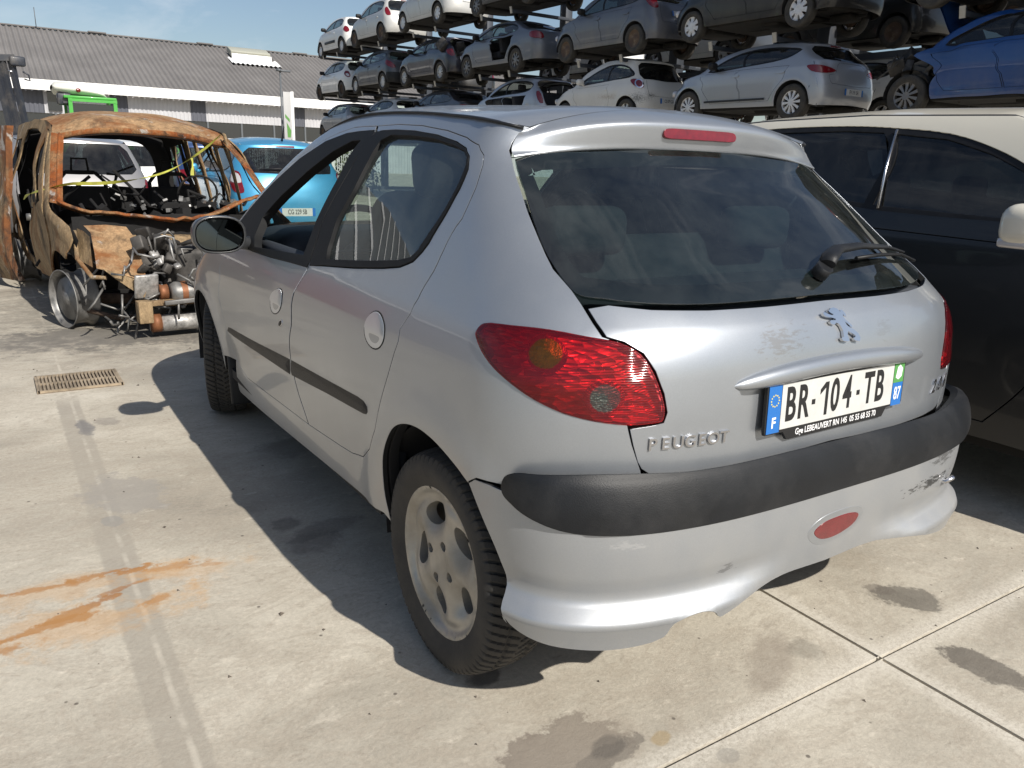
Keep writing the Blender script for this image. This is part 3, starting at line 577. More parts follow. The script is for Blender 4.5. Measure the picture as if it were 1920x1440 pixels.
    ex=[2.3,2.4,2.7,3.0,3.1,3.1,3.0,3.0]; rows=[loft(Lq[k:k+1],Cq[k:k+1],ex[k],24)[0] for k in range(8)]
    sp=np.array(rows); und=sp[-1:].copy(); und[...,1]+=.05; und[...,2]-=.004
    sp=np.concatenate([sp,und]); 
    # refine rows
    spr=np.stack([smoothline(sp[:,j,:],36) for j in range(sp.shape[1])],1)
    mb=MB(); mb.grid(spr,flip=True); spo=mb.build('spoiler',S,root)
    bl=crom([(.160,1.3625),(.08,1.364),(-.08,1.364),(-.160,1.3625),(-.172,1.359),(-.175,1.352),(-.171,1.344),(-.160,1.340),(-.08,1.339),(.08,1.339),(.160,1.340),(.171,1.344),(.175,1.352),(.172,1.359)],3)
    panel('brake_light',M['redsolid'],spo,HS,bl,[],h=.02,off=.024,lip=.02)
    # --- rear glass, tailgate
    gl=crom(T['glass'][:9],4,False); gl=gl+[(0.,.9905)]; lipz=[(.640,1.296),(.443,1.305),(.174,1.318),(0,1.320)]
    half=gl; full=[(q,z) for q,z in half]+[(-q,z) for q,z in reversed(half[:-1])]+[(-q,z) for q,z in lipz[:-1]][0:0]
    top=[(-q,z) for q,z in lipz]+[(q,z) for q,z in reversed(lipz[:-1])]
    gout=full+top
    rg=panel('rear_glass',M['rglass'],root,HS,gout,[],h=.04,gap=.006,off=-.004,lip=.006)
    fin=[(q*.93 if abs(q)>.02 else q,z) for q,z in gout]; fin=[(q,1.03+(z-1.03)*.90 if z>1.0 else z) for q,z in fin]
    innr=[tuple(p) for p in offset2(np.array(resample(gout,.02))[::(1 if area2(gout)>0 else -1)],-.042)]
    panel('glass_border',M['black'],rg,HS,gout,[innr],h=.04,gap=.006,off=-.0065,lip=0)
    tgl=[(.609,.992),(.517,.984),(.378,.980),(.21,.980),(0,.982)]
    lamp_in=lamp[6:14]
    tgh=[(0,.645),(.107,.642),(.273,.639),(.415,.638),(.49,.640),(.522,.645),(.540,.658),(.550,.675),(.563,.714),(.574,.752)]+[(lamp[k][0],lamp[k][1]) for k in (13,12,11,10,9,8,7,6)]+[(.632,.930),(.648,.957),(.660,.984)]+tgl
    tout=tgh+[(-q,z) for q,z in reversed(tgh[1:-1])]
    def rec(P,V,N):
        x=P[:,0]; z=P[:,2]; zc=.752; ex=np.abs((x-.015)/.345)**4+np.abs((z-zc)/.076)**4; t=np.clip((1.25-ex)/.5,0,1); t=t*t*(3-2*t)
        Q=P.copy(); Q[:,1]+=.016*t; return Q
    tg=panel('tailgate',M['tailpaint'],root,HS,tout,[],h=.022,gap=.009,off=.0,lip=.014,bev=.001,push=rec,lipmat=M['shut'])
    # tailgate handle bar above the plate
    hb=[]; xs=np.linspace(-.345,.375,41)
    for x in xs:
        t=(x-.015)/.3605; s=max(0.,1-abs(t)**5)**.5; zc=.842-.022*t*t; yb=float(HS.P(HS.qx(x,zc),zc)[1]); ring=[]
        for j in range(14):
            a=2*math.pi*j/14; ring.append((x,yb+.004-.026*s*max(0,math.cos(a))**.8-.0*s+(.012 if math.cos(a)<0 else 0),zc+.0235*s*math.sin(a)))
        hb.append(ring)
    mb=MB(); mb.grid(np.array(hb),closed_v=True,flip=True); mb.build('tailgate_handle',S,tg)
    # number plate
    yp=-.5035; fr=plateframe((.015,yp,.7575),(1,.012,0),(0.012,-1,.04)); fr=(fr[0],fr[1],Vector((0,.04,1)).normalized(),fr[3])
    mb=MB(); mb.prism([(-.265,-.05),(-.265,.058),(.265,.058),(.265,-.05),(.20,-.056),(.185,-.078),(-.185,-.078),(-.20,-.058),(-.262,-.058)],.008,fr); pl=mb.build('number_plate',M['plate_black'],tg)
    f2=(fpt(fr,0,0,.0082),)+fr[1:]
    mb=MB(); mb.prism([(-.215,-.050),(.215,-.050),(.215,.055),(-.215,.055)],.001,f2); mb.build('plate_face',M['plate_white'],pl)
    mb=MB(); mb.prism([(-.26,-.055),(-.217,-.055),(-.217,.055),(-.26,.055)],.0012,f2); mb.build('blue_band',M['plate_blue'],pl); mb=MB(); mb.prism([(.217,-.055),(.26,-.055),(.26,.004),(.217,.004)],.0012,f2); mb.build('blue_band',M['plate_blue'],pl)
    mb=MB(); mb.prism([(.217,.0045),(.26,.0045),(.26,.055),(.217,.055)],.0012,f2); mb.build('green_emblem',M['green_print'],pl)
    f3=(fpt(fr,0,0,.0094),)+fr[1:]; mb=MB()
    for ch,x in (('B',-.183),('R',-.138),('1',-.064),('0',-.021),('4',.027),('T',.113),('B',.158)):
        (textmesh(mb,ch,.110,(fpt(f3,x,.002),)+fr[1:],.0006,.0026,.60) if ch!='1' else mb.prism([(x+.006,-.038),(x+.016,-.038),(x+.016,.042),(x+.004,.042),(x-.014,.026),(x-.014,.014),(x+.006,.029)],.0006,f3))
    for x in (-.101,.070): mb.prism([(x-.006,-.006),(x+.006,-.006),(x+.006,.006),(x-.006,.006)],.0006,f3)
    mb.build('registration',M['plate_black'],pl)
    mb=MB(); textmesh(mb,'F',.034,(fpt(f3,-.2385,-.032),)+fr[1:],.0006,.0008,.95); mb.build('country_letter',M['white_print'],pl); mb=MB(); textmesh(mb,'87',.046,(fpt(f3,.2385,-.025),)+fr[1:],.0006,.0006,.62); mb.build('county_number',M['white_print'],pl); mb=MB()
    textmesh(mb,'Gge LEBEAUVERT RN 145  05 55 68 55 70',.0205,(fpt(f3,0,-.0645,-.0014),)+fr[1:],.0006,.0003,.86)
    mb.build('garage_lettering',M['white_print'],pl); mb=MB(); mb.prism([(.225,.018),(.237,.012),(.250,.020),(.252,.040),(.240,.050),(.230,.044)],.0006,f3); mb.build('leaf_emblem',M['white_print'],pl)
    mb=MB()
    for k in range(12):
        a=2*math.pi*k/12; mb.prism([(-.2385+.013*math.cos(a)+.0020*math.cos(b),.020+.013*math.sin(a)+.0020*math.sin(b)) for b in np.arange(5)*2*math.pi/5],.0006,f3)
    mb.build('star_ring',M['yellow_print'],pl)
    # lion emblem and lettering
    def onskin(x,z,rx=0.): 
        q=HS.qx(x,z); p=Vector(HS.P(q,z)); n=Vector(HS.N(q,z)); return p,n
    p,n=onskin(.008,.925); ux=Vector((1,0,0)); uy=n.cross(ux).normalized(); mb=MB(); mb.prism(LION,.007,(p+n*.001,ux,uy,n)); mb.build('lion_emblem',M['chrome'],tg)
    mb=MB(); 
    for k,ch in enumerate('PEUGEOT'):
        x=-.537+.0292*k; p,n=onskin(x,.7125); ux=Vector((-n.y,n.x,0)).normalized(); ux=ux if ux.x>0 else -ux; uy=n.cross(ux).normalized()
        textmesh(mb,ch,.037,(p+n*.0005,ux,uy,n),.004,.0003,1.12)
    mb.build('badge_lettering',M['satin'],tg)
    mb=MB()
    for k,ch in enumerate('206'):
        x=.470+.046*k; p,n=onskin(x,.716); ux=Vector((-n.y,n.x,0)).normalized(); ux=ux if ux.x>0 else -ux; uy=n.cross(ux).normalized()
        textmesh(mb,ch,.052,(p+n*.0005,ux,uy,n),.0025,.0012,1.1,shear=.25)
    mb.build('badge_number',M['satin'],tg)
    # wiper
    def gp(x,z,o): q=HS.qx(x,z); return tuple(HS.P(q,z)+o*HS.N(q,z))
    mb=MB(); mb.tube([gp(.04,1.028,.0),gp(.04,1.028,.030)],.021,14); w=mb.build('wiper_motor_cap',M['trim'],rg)
    mb=MB(); mb.tube([gp(.045,1.030,.032),gp(.075,1.042,.036),gp(.13,1.056,.036),gp(.25,1.064,.030),(gp(.40,1.060,.024)),gp(.52,1.047,.016)],[.021,.022,.018,.015,.010,.006],12,flat=.6); mb.build('wiper_arm',M['trim'],rg)
    mb=MB(); mb.tube([gp(.22,1.048,.014),gp(.35,1.052,.012),gp(.5,1.046,.011),gp(.62,1.022,.010)],.005,8); mb.build('wiper_blade',M['black'],rg)
    # --- bumper
    bo=[(.862,.606),(.90,.605),(.975,.598)]+crom(U['front'],3,False)+crom(U['bot'][:-2],3,False)[1:]
    bo=[p for p in bo if p[0]>.012]+[(0,.343)]
    tpb=[(0,.655),(.2,.655),(.5,.655),(.7,.640),(.80,.62)]
    hl=bo
    rgt=[(-.19,.352),(-.30,.340),(-.40,.318),(-.485,.298),(-.583,.284),(-.671,.284),(-.750,.292),(-.819,.316)]+[(-q,z) for q,z in reversed(crom(U['front'],3,False))]+[(-.975,.598),(-.90,.605),(-.862,.606)]
    bout=hl+crom(rgt[:8],3,False)+rgt[8:]+[(-q,z) for q,z in reversed(tpb)]+tpb[1:]
    bp=panel('rear_bumper',M['bumppaint'],root,HB,bout,[],h=.018,gap=.005,bev=.001,lip=.007,he=.018,lipmat=M['shut'])
    mo=[(0,.655),(.15,.655),(.432,.655),(.548,.662),(.649,.664),(.75,.657),(.81,.650),(.845,.636),(.862,.612),(.858,.598),(.835,.586),(.804,.573),(.719,.553),(.634,.546),(.441,.543),(.2,.542),(0,.542)]
    mo=crom(mo,3,False); mout=mo+[(-q,z) for q,z in reversed(mo[1:-1])]
    def mb_bulge(P,V,N):
        d_=distpoly(V[:,0],V[:,1],mout,.85); t=np.clip(d_/.045,0,1); return P+N*(.003+.017*np.sqrt(1-(1-t)**2))[:,None]
    panel('bumper_moulding',M['trim'],bp,HB,mout,[],h=.011,lip=.02,push=mb_bulge,he=.02)
    fg=crom([(-.075+.0,.0)]*0+[(.074,.447),(.050,.462),(0.,.468),(-.055,.466),(-.082,.456),(-.074,.438),(-.03,.42),(.02,.416),(.055,.426)],4)
    panel('fog_light',M['redsolid'],bp,HB,fg,[],h=.012,off=.003,lip=.01)
    fgo=[tuple(p) for p in offset2(np.array(fg)[::(1 if area2(fg)>0 else -1)],.016)]
    def rimp(P,V,N):
        d_=distpoly(V[:,0],V[:,1],fgo,.8); return P+N*(.003*np.sin(np.clip(d_/.016,0,1)*np.pi))[:,None]
    panel('fog_light_surround',S,bp,HB,fgo,[fg],h=.006,off=.001,lip=.002,push=rimp,he=.01)
    pt=[Vector(HB.P(HB.qx(x,z),z)) for x,z in ((.525,.448),(.545,.458),(.562,.454),(.552,.444))]
    mb=MB(); mb.tube([pt[0]+Vector((0,.03,0)),pt[0]+Vector((.0,-.008,0)),pt[1]+Vector((0,-.018,0)),pt[2]+Vector((.0,-.016,0)),pt[3]+Vector((0,-.008,0)),pt[3]+Vector((0,.03,-.02))],.007,8); mb.build('tow_hook',M['satin'],bp)
    # exhaust tail pipe and rear floor
    mb=MB(); mb.lathe([(-.45,.028),(-.30,.030),(.2,.03)],16,'y',(-.40,0,.335)); mb.build('tail_pipe',M['drum'],root)
    mb=MB(); mb.box((0,1.22,.30),(1.585,1.75,.04)); mb.box((0,1.25,.31),(1.0,3.2,.04)); mb.box((0,-.15,.40),(1.2,.55,.10),bev=.03); mb.box((0,2.4,.42),(1.2,1.2,.25),bev=.05); mb.build('underbody',M['inner'],root)
    for x in (-.62,.62):
        mb=MB(); mb.tube([(x,0,.29),(x*.6,.1,.31)],[.10,.05],16); mb.build('axle_stub',M['drum'],root)
    # --- windscreen, bonnet, nose (hidden from the photograph but there)
    Lw=shellpts(HS,[(3.745,1.35),(3.76,1.28),(3.765,1.1),(3.755,.965)],-.004); Cw=np.array([(0,1.48,1.42),(0,1.64,1.32),(0,1.95,1.13),(0,2.20,.965)])
    mb=MB(); mb.grid(loft(smoothline(Lw,20),smoothline(Cw,20),2.2,16)); mb.build('windscreen',M['glass'],root)
    Lh=shellpts(HS,[(3.755,.965),(3.80,.93),(3.9,.88),(4.0,.82),(4.06,.72)]); Ch=np.array([(0,2.20,.965),(0,2.40,.94),(0,2.7,.89),(0,2.98,.80),(0,3.13,.72)])
    mb=MB(); mb.grid(loft(smoothline(Lh,20),smoothline(Ch,20),2.4,16)); mb.build('bonnet',S,root)
    nose=[(4.09,.24),(4.09,.70),(4.6,.71),(5.11,.70),(5.11,.24),(4.6,.22)]
    class Fold(Shell): pass
    def foldP(q,z):
        q=np.asarray(q,float); r=Shell.P(HS,np.where(q>4.6,9.2-q,q),z); r[...,0]*=np.where(q>4.6,-1,1); return r
    class NoseShell:
        def P(s,q,z): return foldP(q,z)
        def N(s,q,z):
            e=3e-3; q=np.asarray(q,float); z=np.asarray(z,float); n=np.cross(foldP(q,z+e)-foldP(q,z-e),foldP(q+e,z)-foldP(q-e,z)); return n/(np.linalg.norm(n,axis=-1,keepdims=True)+1e-9)
    NS=NoseShell()
    nb=panel('front_bumper',S,root,NS,nose,[],h=.05,gap=.006)
    panel('front_grille',M['black'],nb,NS,crom([(4.42,.34),(4.42,.44),(4.78,.44),(4.78,.34)],3),[],h=.05,off=.004)
    for a,b in ((4.12,4.34),(4.86,5.08)): panel('headlight',M['clear'],root,NS,crom([(a,.58),(a+.02,.69),(b-.02,.66),(b,.58)],4),[],h=.03,off=.005,lip=.01)
    # --- mud flap behind the front wheel
    for sx in (-1,1):
        mb=MB(); mb.box((sx*.72,2.03,.29),(.17,.02,.28),rot=(rad(-8),0,0),bev=.008); mb.build('mud_flap',M['trim'],root)
        # door mirror
        c=Vector((sx*.925,1.535,.972)); mb=MB(); n=24; rings=[]
        for dy,sc in ((-.038,.90),(-.040,.97),(-.032,1.0),(0.,1.0),(.03,.93),(.06,.75),(.078,.45),(.084,.1)):
            rings.append([(c.x+sc*.098*np.sign(math.cos(a))*abs(math.cos(a))**.75*(1 if math.cos(a)*sx>0 else 1.),c.y+dy-sx*sc*.02*math.cos(a)*0,c.z+sc*.070*np.sign(math.sin(a))*abs(math.sin(a))**.8) for a in np.arange(n)*2*math.pi/n])
        mb.grid(np.array(rings),closed_v=True,flip=True); mb.tube([(sx*.86,1.56,.945),(sx*.80,1.62,.925),(sx*.74,1.66,.93)],[.035,.032,.04],10,flat=.8); mr=mb.build('door_mirror',M['mirrorcase'],root)
        mb=MB(); P=[(c.x+.083*np.sign(math.cos(a))*abs(math.cos(a))**.75,c.y-.030,c.z+.057*np.sign(math.sin(a))*abs(math.sin(a))**.8) for a in np.arange(32)*2*math.pi/32]
        mb.add(P,[tuple(range(32))],0,False); mb.build('mirror_glass',M['mirrorglass'],mr)
    # --- cabin
    for x in (-.37,.37):
        st=empty('front_seat',(0,0,0)); st.parent=root
        bpy.data.objects.remove(st)
        mb=MB(); mb.box((x,1.12,.56),(.50,.52,.18),rot=(rad(6),0,0),bev=.06,seg=4); st=mb.build('front_seat',M['cloth'],root)
        mb=MB(); mb.box((x,.83,.88),(.48,.16,.58),rot=(rad(-14),0,0),bev=.07,seg=4,taper=(.82,1)); mb.build('seat_back',M['cloth'],st)
        mb=MB(); mb.box((x,.74,1.235),(.25,.10,.17),rot=(rad(-10),0,0),bev=.045,seg=4); mb.tube([(x-.06,.75,1.12),(x-.06,.745,1.2)],.007,6); mb.tube([(x+.06,.75,1.12),(x+.06,.745,1.2)],.007,6); mb.build('headrest',M['cloth'],st)
    mb=MB(); mb.box((0,.42,.58),(1.2,.5,.16),bev=.06,seg=4); rb=mb.build('rear_seat',M['cloth'],root)
    mb=MB(); mb.box((0,.15,.83),(1.22,.16,.50),rot=(rad(-16),0,0),bev=.06,seg=4); mb.build('seat_back',M['cloth'],rb)
    for x in (-.33,.33):
        mb=MB(); mb.box((x,.07,1.10),(.26,.09,.13),bev=.04,seg=4); mb.build('headrest',M['cloth'],rb)
    mb=MB(); mb.box((0,-.16,.955),(1.10,.42,.03),bev=.01); mb.build('parcel_shelf',M['dash'],root)
    mb=MB(); mb.box((0,1.80,.84),(1.36,.46,.26),bev=.10,seg=5); mb.box((0,1.60,.62),(.34,.4,.36),bev=.06,seg=3); mb.box((0,2.0,.90),(1.2,.3,.08),bev=.03); dsh=mb.build('dashboard',M['dash'],root)
    mb=MB(); cs=[(-.37+.18*math.cos(a),1.46+.06*math.sin(a),.90+.17*math.sin(a)) for a in np.linspace(0,2*math.pi,29)]; mb.tube(cs,.015,8,cap=False); mb.tube([(-.37,1.62,.86),(-.37,1.46,.90)],.05,12); mb.tube([(-.55,1.46,.9),(-.19,1.46,.9)],.016,8,flat=.5); mb.build('steering_wheel',M['dash'],root)
    mb=MB(); mb.box((0,1.36,1.295),(.24,.045,.068),bev=.02,seg=4); mb.tube([(0,1.37,1.32),(0,1.42,1.39)],.012,8); mb.build('interior_mirror',M['dash'],root)
    for sx in (-1,1):
        for y0,y1 in ((.30,.88),(1.0,1.75)):
            mb=MB(); mb.box((sx*.735,(y0+y1)/2,.68),(.05,y1-y0,.52),rot=(0,sx*rad(-3),0),bev=.02); mb.build('door_lining',M['dash'],root)
    # paper left on the dashboard
    # --- wheels
    for sx in (-1,1):
        for y,zc,st in ((0,.288,0),(2.44,.288,rad(-17))):
            mb=MB(); mb.lathe([(-.0,.0001),(-.0,.11),(.06,.125),(.10,.13),(.10,.0001)],28); wh=mb.build('wheel',M['drum'],root,(sx*.713,y,zc),(0,0,(0 if sx<0 else math.pi)+st))
            t=tyre(.288,.176,.2005,wh,fine=True); t.rotation_euler=(.3*y,0,0)
            if 'rimmesh' in M: r=link('rim',M['rimmesh'],None,wh)
            else: r=rim_five_hole(wh); M['rimmesh']=r.data
            r.location=(-.078,0,0); r.rotation_euler=(rad(0),0,0)
    return root
M['handle']=pbr('silver door handle',(.62,.64,.66),.34,.6,coat=.2)
M['redsolid']=pbr('red plastic lens',(.15,.004,.009),.2,coat=.8,var=.25,vscale=40)
M['mirrorcase']=pbr('dark mirror housing',(.035,.037,.040),.3,coat=.4)
M['mirrorglass']=pbr('mirror',(.16,.18,.18),.03,1.)
HERO=hero()
def dent(amp,sc,seed):
    r=np.random.default_rng(seed); K=r.normal(size=(14,3))*sc; ph=r.uniform(0,6.28,14); a=r.normal(size=14)/np.sqrt(14)
    return lambda P:amp*(np.sin(P@K.T+ph)@a)
# ------------------------------------------------------------------ the other cars, built on the same kind of shell
PM={}
def paint(key,col,metal=.3,rough=.35,coat=.6,dust=.5,dustcol=(.30,.26,.20),dsc=1.6):
    if key not in PM: PM[key]=carpaint('paint '+key,col,metal,rough,coat,dust,dustcol,dsc)
    return PM[key]
M['carglass']=glassmat('car glass',(.42,.48,.46),.07,1.6)
M['darkglass']=glassmat('dark tinted car glass',(.10,.12,.13),.03,1.6)
M['rustdisc']=pbr('rusty brake disc',(.07,.045,.03),.85,var=.5,vscale=25)
M['silverrim']=pbr('silver wheel rim',(.5,.5,.5),.35,.5,dirt=.4,dscale=9)
M['greyrim']=pbr('grey wheel rim',(.16,.16,.165),.4,.4,dirt=.4,dscale=9)
M['brownrim']=pbr('brown dirty wheel',(.10,.065,.045),.75,dirt=.5,dscale=9)
M['under']=pbr('dirty underbody',(.012,.011,.010),.85,dirt=.6,dirtcol=(.045,.036,.028),dscale=4)
M['underplate']=pbr('underbody grey plate',(.10,.095,.09),.6,.3,dirt=.6,dscale=5)
M['whitelens']=pbr('white lamp lens',(.55,.53,.53),.12,.2,coat=.8)
M['cover']=pbr('pale wheel cover',(.62,.62,.63),.35,.2,dirt=.35,dscale=9)
def clip(poly,a,b):
    """keep the part of a polygon on the left of the line a->b"""
    out=[]; n=len(poly); s=lambda p:(b[0]-a[0])*(p[1]-a[1])-(b[1]-a[1])*(p[0]-a[0])
    for i in range(n):
        p,q=poly[i],poly[(i+1)%n]; sp,sq=s(p),s(q)
        if sp>=0: out.append(p)
        if sp*sq<0: t=sp/(sp-sq); out.append((p[0]+(q[0]-p[0])*t,p[1]+(q[1]-p[1])*t))
    return out
def inset(poly,d,ks=1.):
    p=np.array(poly,float); p=p if area2(p)>0 else p[::-1]; return [tuple(x) for x in offset2(p,-d,ks)]
_rc={}
def rim_spokes(par,kind,R,mat):
    key=(kind,R)
    if key in _rc: return link('rim',_rc[key],None,par)
    n,w,hub,slot={'spoke5':(5,.30,.065,1),'spoke10':(10,.45,.05,1),'spoke7':(7,.42,.06,1),'cover7':(7,.62,.085,1),'cover9':(9,.66,.10,1),'star8':(8,.40,.06,1)}[kind]
    outl=[(R*math.cos(t),R*math.sin(t)) for t in np.arange(40)*2*math.pi/40]; holes=[]
    for k in range(n):
        a0=2*math.pi*k/n; h=math.pi/n*(1-w); r0=hub+.01; r1=R*.90
        holes.append([(r1*math.cos(a0+h*s),r1*math.sin(a0+h*s)) for s in (-1.,-.4,.4,1.)]+[(r0*math.cos(a0+h*.6),r0*math.sin(a0+h*.6)),(r0*math.cos(a0-h*.6),r0*math.sin(a0-h*.6))])
    V,T,idx,loops=cdt([outl]+holes,.03,1.); r=np.hypot(V[:,0],V[:,1]); d=np.interp(r,[0,hub,R*.6,R*.9,R*.95,R],[.008,.004,.018,.022,.004,.0]); P=np.stack([d,V[:,0],V[:,1]],1)
    mb=MB(); mb.add(P,[tuple(int(i) for i in t[::-1]) for t in T])
    for l,ids in list(zip(loops,idx))[1:]:
        k=len(ids); b=[(P[i][0]+.03,P[i][1],P[i][2]) for i in ids]; mb.add([P[i] for i in ids]+b,[(i,(i+1)%k,k+(i+1)%k,k+i) for i in range(k)])
    mb.lathe([(.0,R),(.012,R-.004),(.1,R-.02)],32); o=mb.build('rim',mat,par); _rc[key]=o.data; return o
def wheel(par,loc,R=.30,w=.19,rr=.20,kind='spoke5',mat=None,flip=False,steer=0.,tyre_on=True):
    mb=MB(); mb.lathe([(.0,.0001),(.0,.13),(.05,.135),(.07,.0001)],20); wh=mb.build('wheel',M['rustdisc'],par,loc,(0,0,(math.pi if flip else 0)+steer))
    if tyre_on: tyre(R,w,rr,wh)
    if kind:
        o=rim_spokes(wh,kind,rr+.004,mat or M['silverrim']); o.location=(-w*.43,0,0); o.rotation_euler=(random.random()*6,0,0)
        if len(o.material_slots) and mat: o.material_slots[0].link='OBJECT'; o.material_slots[0].material=mat
    else:
        mb=MB(); mb.lathe([(-w*.40,rr+.004),(-w*.36,rr-.01),(-w*.15,rr-.03),(-w*.12,.08),(-w*.25,.06),(-w*.25,.0001)],24); mb.build('rim',mat or M['brownrim'],wh)
    return wh
def dlo_default(c):
    zb,H,wb,ro=c['zb'],c['H'],c['wb'],c['ro']; yb=c.get('dlo_r',-ro+.55); 
    return [(wb-.50,zb+.0),(wb-.80,zb+.17),(wb-1.10,H-.20),(wb-1.40,H-.135),(wb-1.9,H-.125),(.25,H-.16),(yb+.12,H-.20),(yb,H-.27),(yb+.02,zb+.12),(yb+.25,zb+.05),(wb*.45,zb+.015)]
def make_car(name,label,cat,group,loc,rz,col,**k):
    c=dict(wb=2.5,ro=.6,fo=.78,H=1.48,hw=.85,zb=.96,zs=.24,R=.30,type='hatch',doors=2,glass='carglass',rim='spoke5',rimmat=None,h=.07,rearglass=True,tailgate=True,lamp=None,lampmat='redsolid',bumper=None,plate=True,brake=True,seats=True,side_glass=True,roofmat=None,two_tone=False,wheels=(1,1,1,1),handles=True,mirrors=True,wr=None,zr=None,nodoor=(),bonnet=True,dent=0.,hood_up=False,moulding=False,mirmat=None,under=True)
    c.update(k); wb,ro,fo,H,hw,zb,zs,R=[c[x] for x in ('wb','ro','fo','H','hw','zb','zs','R')]
    mat=col; root=empty(name,loc,rz,label,cat,group); h=c['h']
    yc=c.get('yc',wb-.22); yh=c.get('yh',wb-1.18)   # windscreen foot and header, on the centre line
    W=[(zs-.06,hw*.92),(zs+.05,hw*.955),(.55,hw*.99),(.72,hw),(zb-.10,hw*.985),(zb,hw*.945),(zb+(H-zb)*.45,hw*.84),(H-.10,hw*.715),(H-.03,hw*.64),(H+.02,hw*.58)]
    rs=c.get('rs',.48)
    if c['type']=='sedan':
        dk=c.get('deck',1.0); YR=[(zs-.06,-ro+.06),(.42,-ro),(.62,-ro),(.80,-ro+.03),(dk-.06,-ro+.07),(dk-.01,-ro+.16),(dk+.03,-ro+.55),(dk+.10,-ro+.72),(H-.12,-ro+1.20),(H+.02,-ro+1.45)]
        DR=[(zs-.06,.34),(dk-.06,.34),(dk+.05,.22),(H,.16)]
    else:
        YR=[(zs-.06,-ro+.06),(.42,-ro),(.60,-ro+.01),(.78,-ro+.05),(zb,-ro+.13),(H-.13,-ro+rs),(H-.09,-ro+rs+.01),(H+.02,-ro+rs+.06)]
        DR=[(zs-.06,.36),(zb-.05,.36),(zb+.1,.36),(H-.15,.24),(H+.02,.16)]
    yn=wb+fo
    YF=[(zs-.06,yn-.06),(.46,yn),(.62,yn-.04),(.74,yn-.22),(zb-.12,(yn+yc)*.5+.18),(zb-.02,yc+.12),(zb+.04,yc),(zb+.05+(H-zb)*.5,(yc+yh)*.5+.06),(H-.06,yh),(H+.02,yh-.25)]
    DF=[(zs-.06,.55),(.74,.55),(zb-.1,.45),(zb,.30),(zb+.1,.24),(H,.18)]
    sh=Shell(W,YR,DR,YF,DF,[(-ro,.955),(0,.985),(.5,1.),(wb-.6,1.),(wb,.975),(yn,.90)],pr=c.get('pr',2.8),flares=[(0,R,.016,R+.07,.07),(wb,R,.016,R+.07,.07)])
    zr=c['zr'] or H-.125
    # roof edge
    if c['type']=='sedan': edge=[(.55,zr-.03),(.72,zr)]+sh.side([(.45,H-.095),(.8,H-.075),(wb*.5,H-.065)])
    else: edge=[(.30,zr+.004),(.60,zr),(.74,zr-.005)]+sh.side([(.1,H-.10),(.4,H-.08),(wb*.4,H-.066)])
    top0=(0,zr+.005) if c['type']!='sedan' else (0,zr-.03)
    if c['type']=='sedan': edge=[(.40,zr-.03),(.70,zr-.02)]+sh.side([(.52,H-.095),(.85,H-.075),(wb*.5,H-.065)])
    pil=[(3.66,H-.085),(3.73,H-.14),(3.76,H-.22),(3.77,zb+.12),(3.76,zb+.02)]; hood=[(3.80,zb-.03),(3.95,zb-.09),(4.05,zb-.17),(4.10,.72)]
    arc=lambda y,r,a0,a1,n=16: sh.side([(y+r*math.cos(a),R+r*math.sin(a)) for a in np.linspace(rad(a0),rad(a1),n)])
    bz=c['bumper'][0] if c['bumper'] else None
    ra=R+.055
    nose=[(4.12,.62),(4.6,.60),(4.6,zs)] if c['bonnet'] else [(4.02,.62),(4.02,zs)]
    fa=arc(wb,ra,-8,186); ra_=arc(0,ra,-8,188)
    if c['bonnet']: half=[top0]+edge+pil+hood+[(4.6,.70)]
    else: half=[top0]+edge+pil+sh.side([(wb-.33,zb-.03),(wb-.42,.60)])
    lowr=[(q,z) for q,z in ra_ if z>=zs]
    bot=([(4.6,zs),(4.05,zs)]+[(q,z) for q,z in fa if z>=zs] if c['bonnet'] else sh.side([(wb-.42,zs+.02)]))+[(q,z) for q,z in ra_ if z>=zs]
    if bz: 
        qb=lowr[-1][0]; bot+=[(.93,bz-.02),(0,bz-.02)]
    else: bot+=[(.80,zs+.03),(0,zs+.06)]
    ring=half+bot; ring=ring[1:-1]
    full=[half[0]]+ring+[bot[-1]]+[(-q,z) for q,z in reversed(ring)]
    if c['bonnet']:
        pass
    holes=[]; mirr=lambda L:[(-q,z) for q,z in L]
    dlo=c.get('dlo') or dlo_default(c); cuts=c.get('cuts',[((wb*.5-.10,zb),(wb*.5-.18,H))]); 
    D=sh.side(crom(dlo,3)); Dd=[D,mirr(D)]
    gh=None
    if c['two_tone']:
        k0=c['dlo_split']; gq=[(q-.008*(q>3.65),z-.005) for q,z in edge[3:]+pil[:4]]; up_=sh.side(crom(dlo[:k0],3,False)); lo_=sh.side(crom(dlo[k0-1:]+dlo[:1],3,False))
        g=gq+list(reversed(lo_)); holes+=[g,mirr(g)]
        for m in (False,True): panel('roof_rail',c['roofmat'],root,sh,gq+up_,[],h=h,gap=.002,mir=m)
    else: holes+=Dd
    rg=None
    if c['type']=='sedan': rgp=[(.58,c.get('deck',1.)+.10),(.66,zr-.05),(.3,zr-.045),(0,zr-.045)]; gb=c.get('deck',1.)+.09
    else: rgp=c.get('rg') or [(.60,zb+.045),(.68,zb+.14),(.70,zr-.10),(.62,zr-.035),(.3,zr-.025),(0,zr-.025)]; gb=zb+.03
    rgf=[(0,gb)]+rgp+[(-q,z) for q,z in reversed(rgp[:-1])]; holes.append(rgf)
    if not c['tailgate']:
        holes.pop(); zlo=.62; rgf=crom([(0,zlo),(.52,zlo+.02),(.62,zb),(.69,zr-.1),(.60,zr-.03),(0,zr-.02),(-.60,zr-.03),(-.69,zr-.1),(-.62,zb),(-.52,zlo+.02)],3); holes.append(rgf)
    lamp=c['lamp'] or [(.60,zb-.22),(.72,zb-.24),(.90,zb-.08),(.80,zb-.03),(.66,zb-.03)]
    lampc=crom(lamp,3); holes+=[lampc,mirr(lampc)]
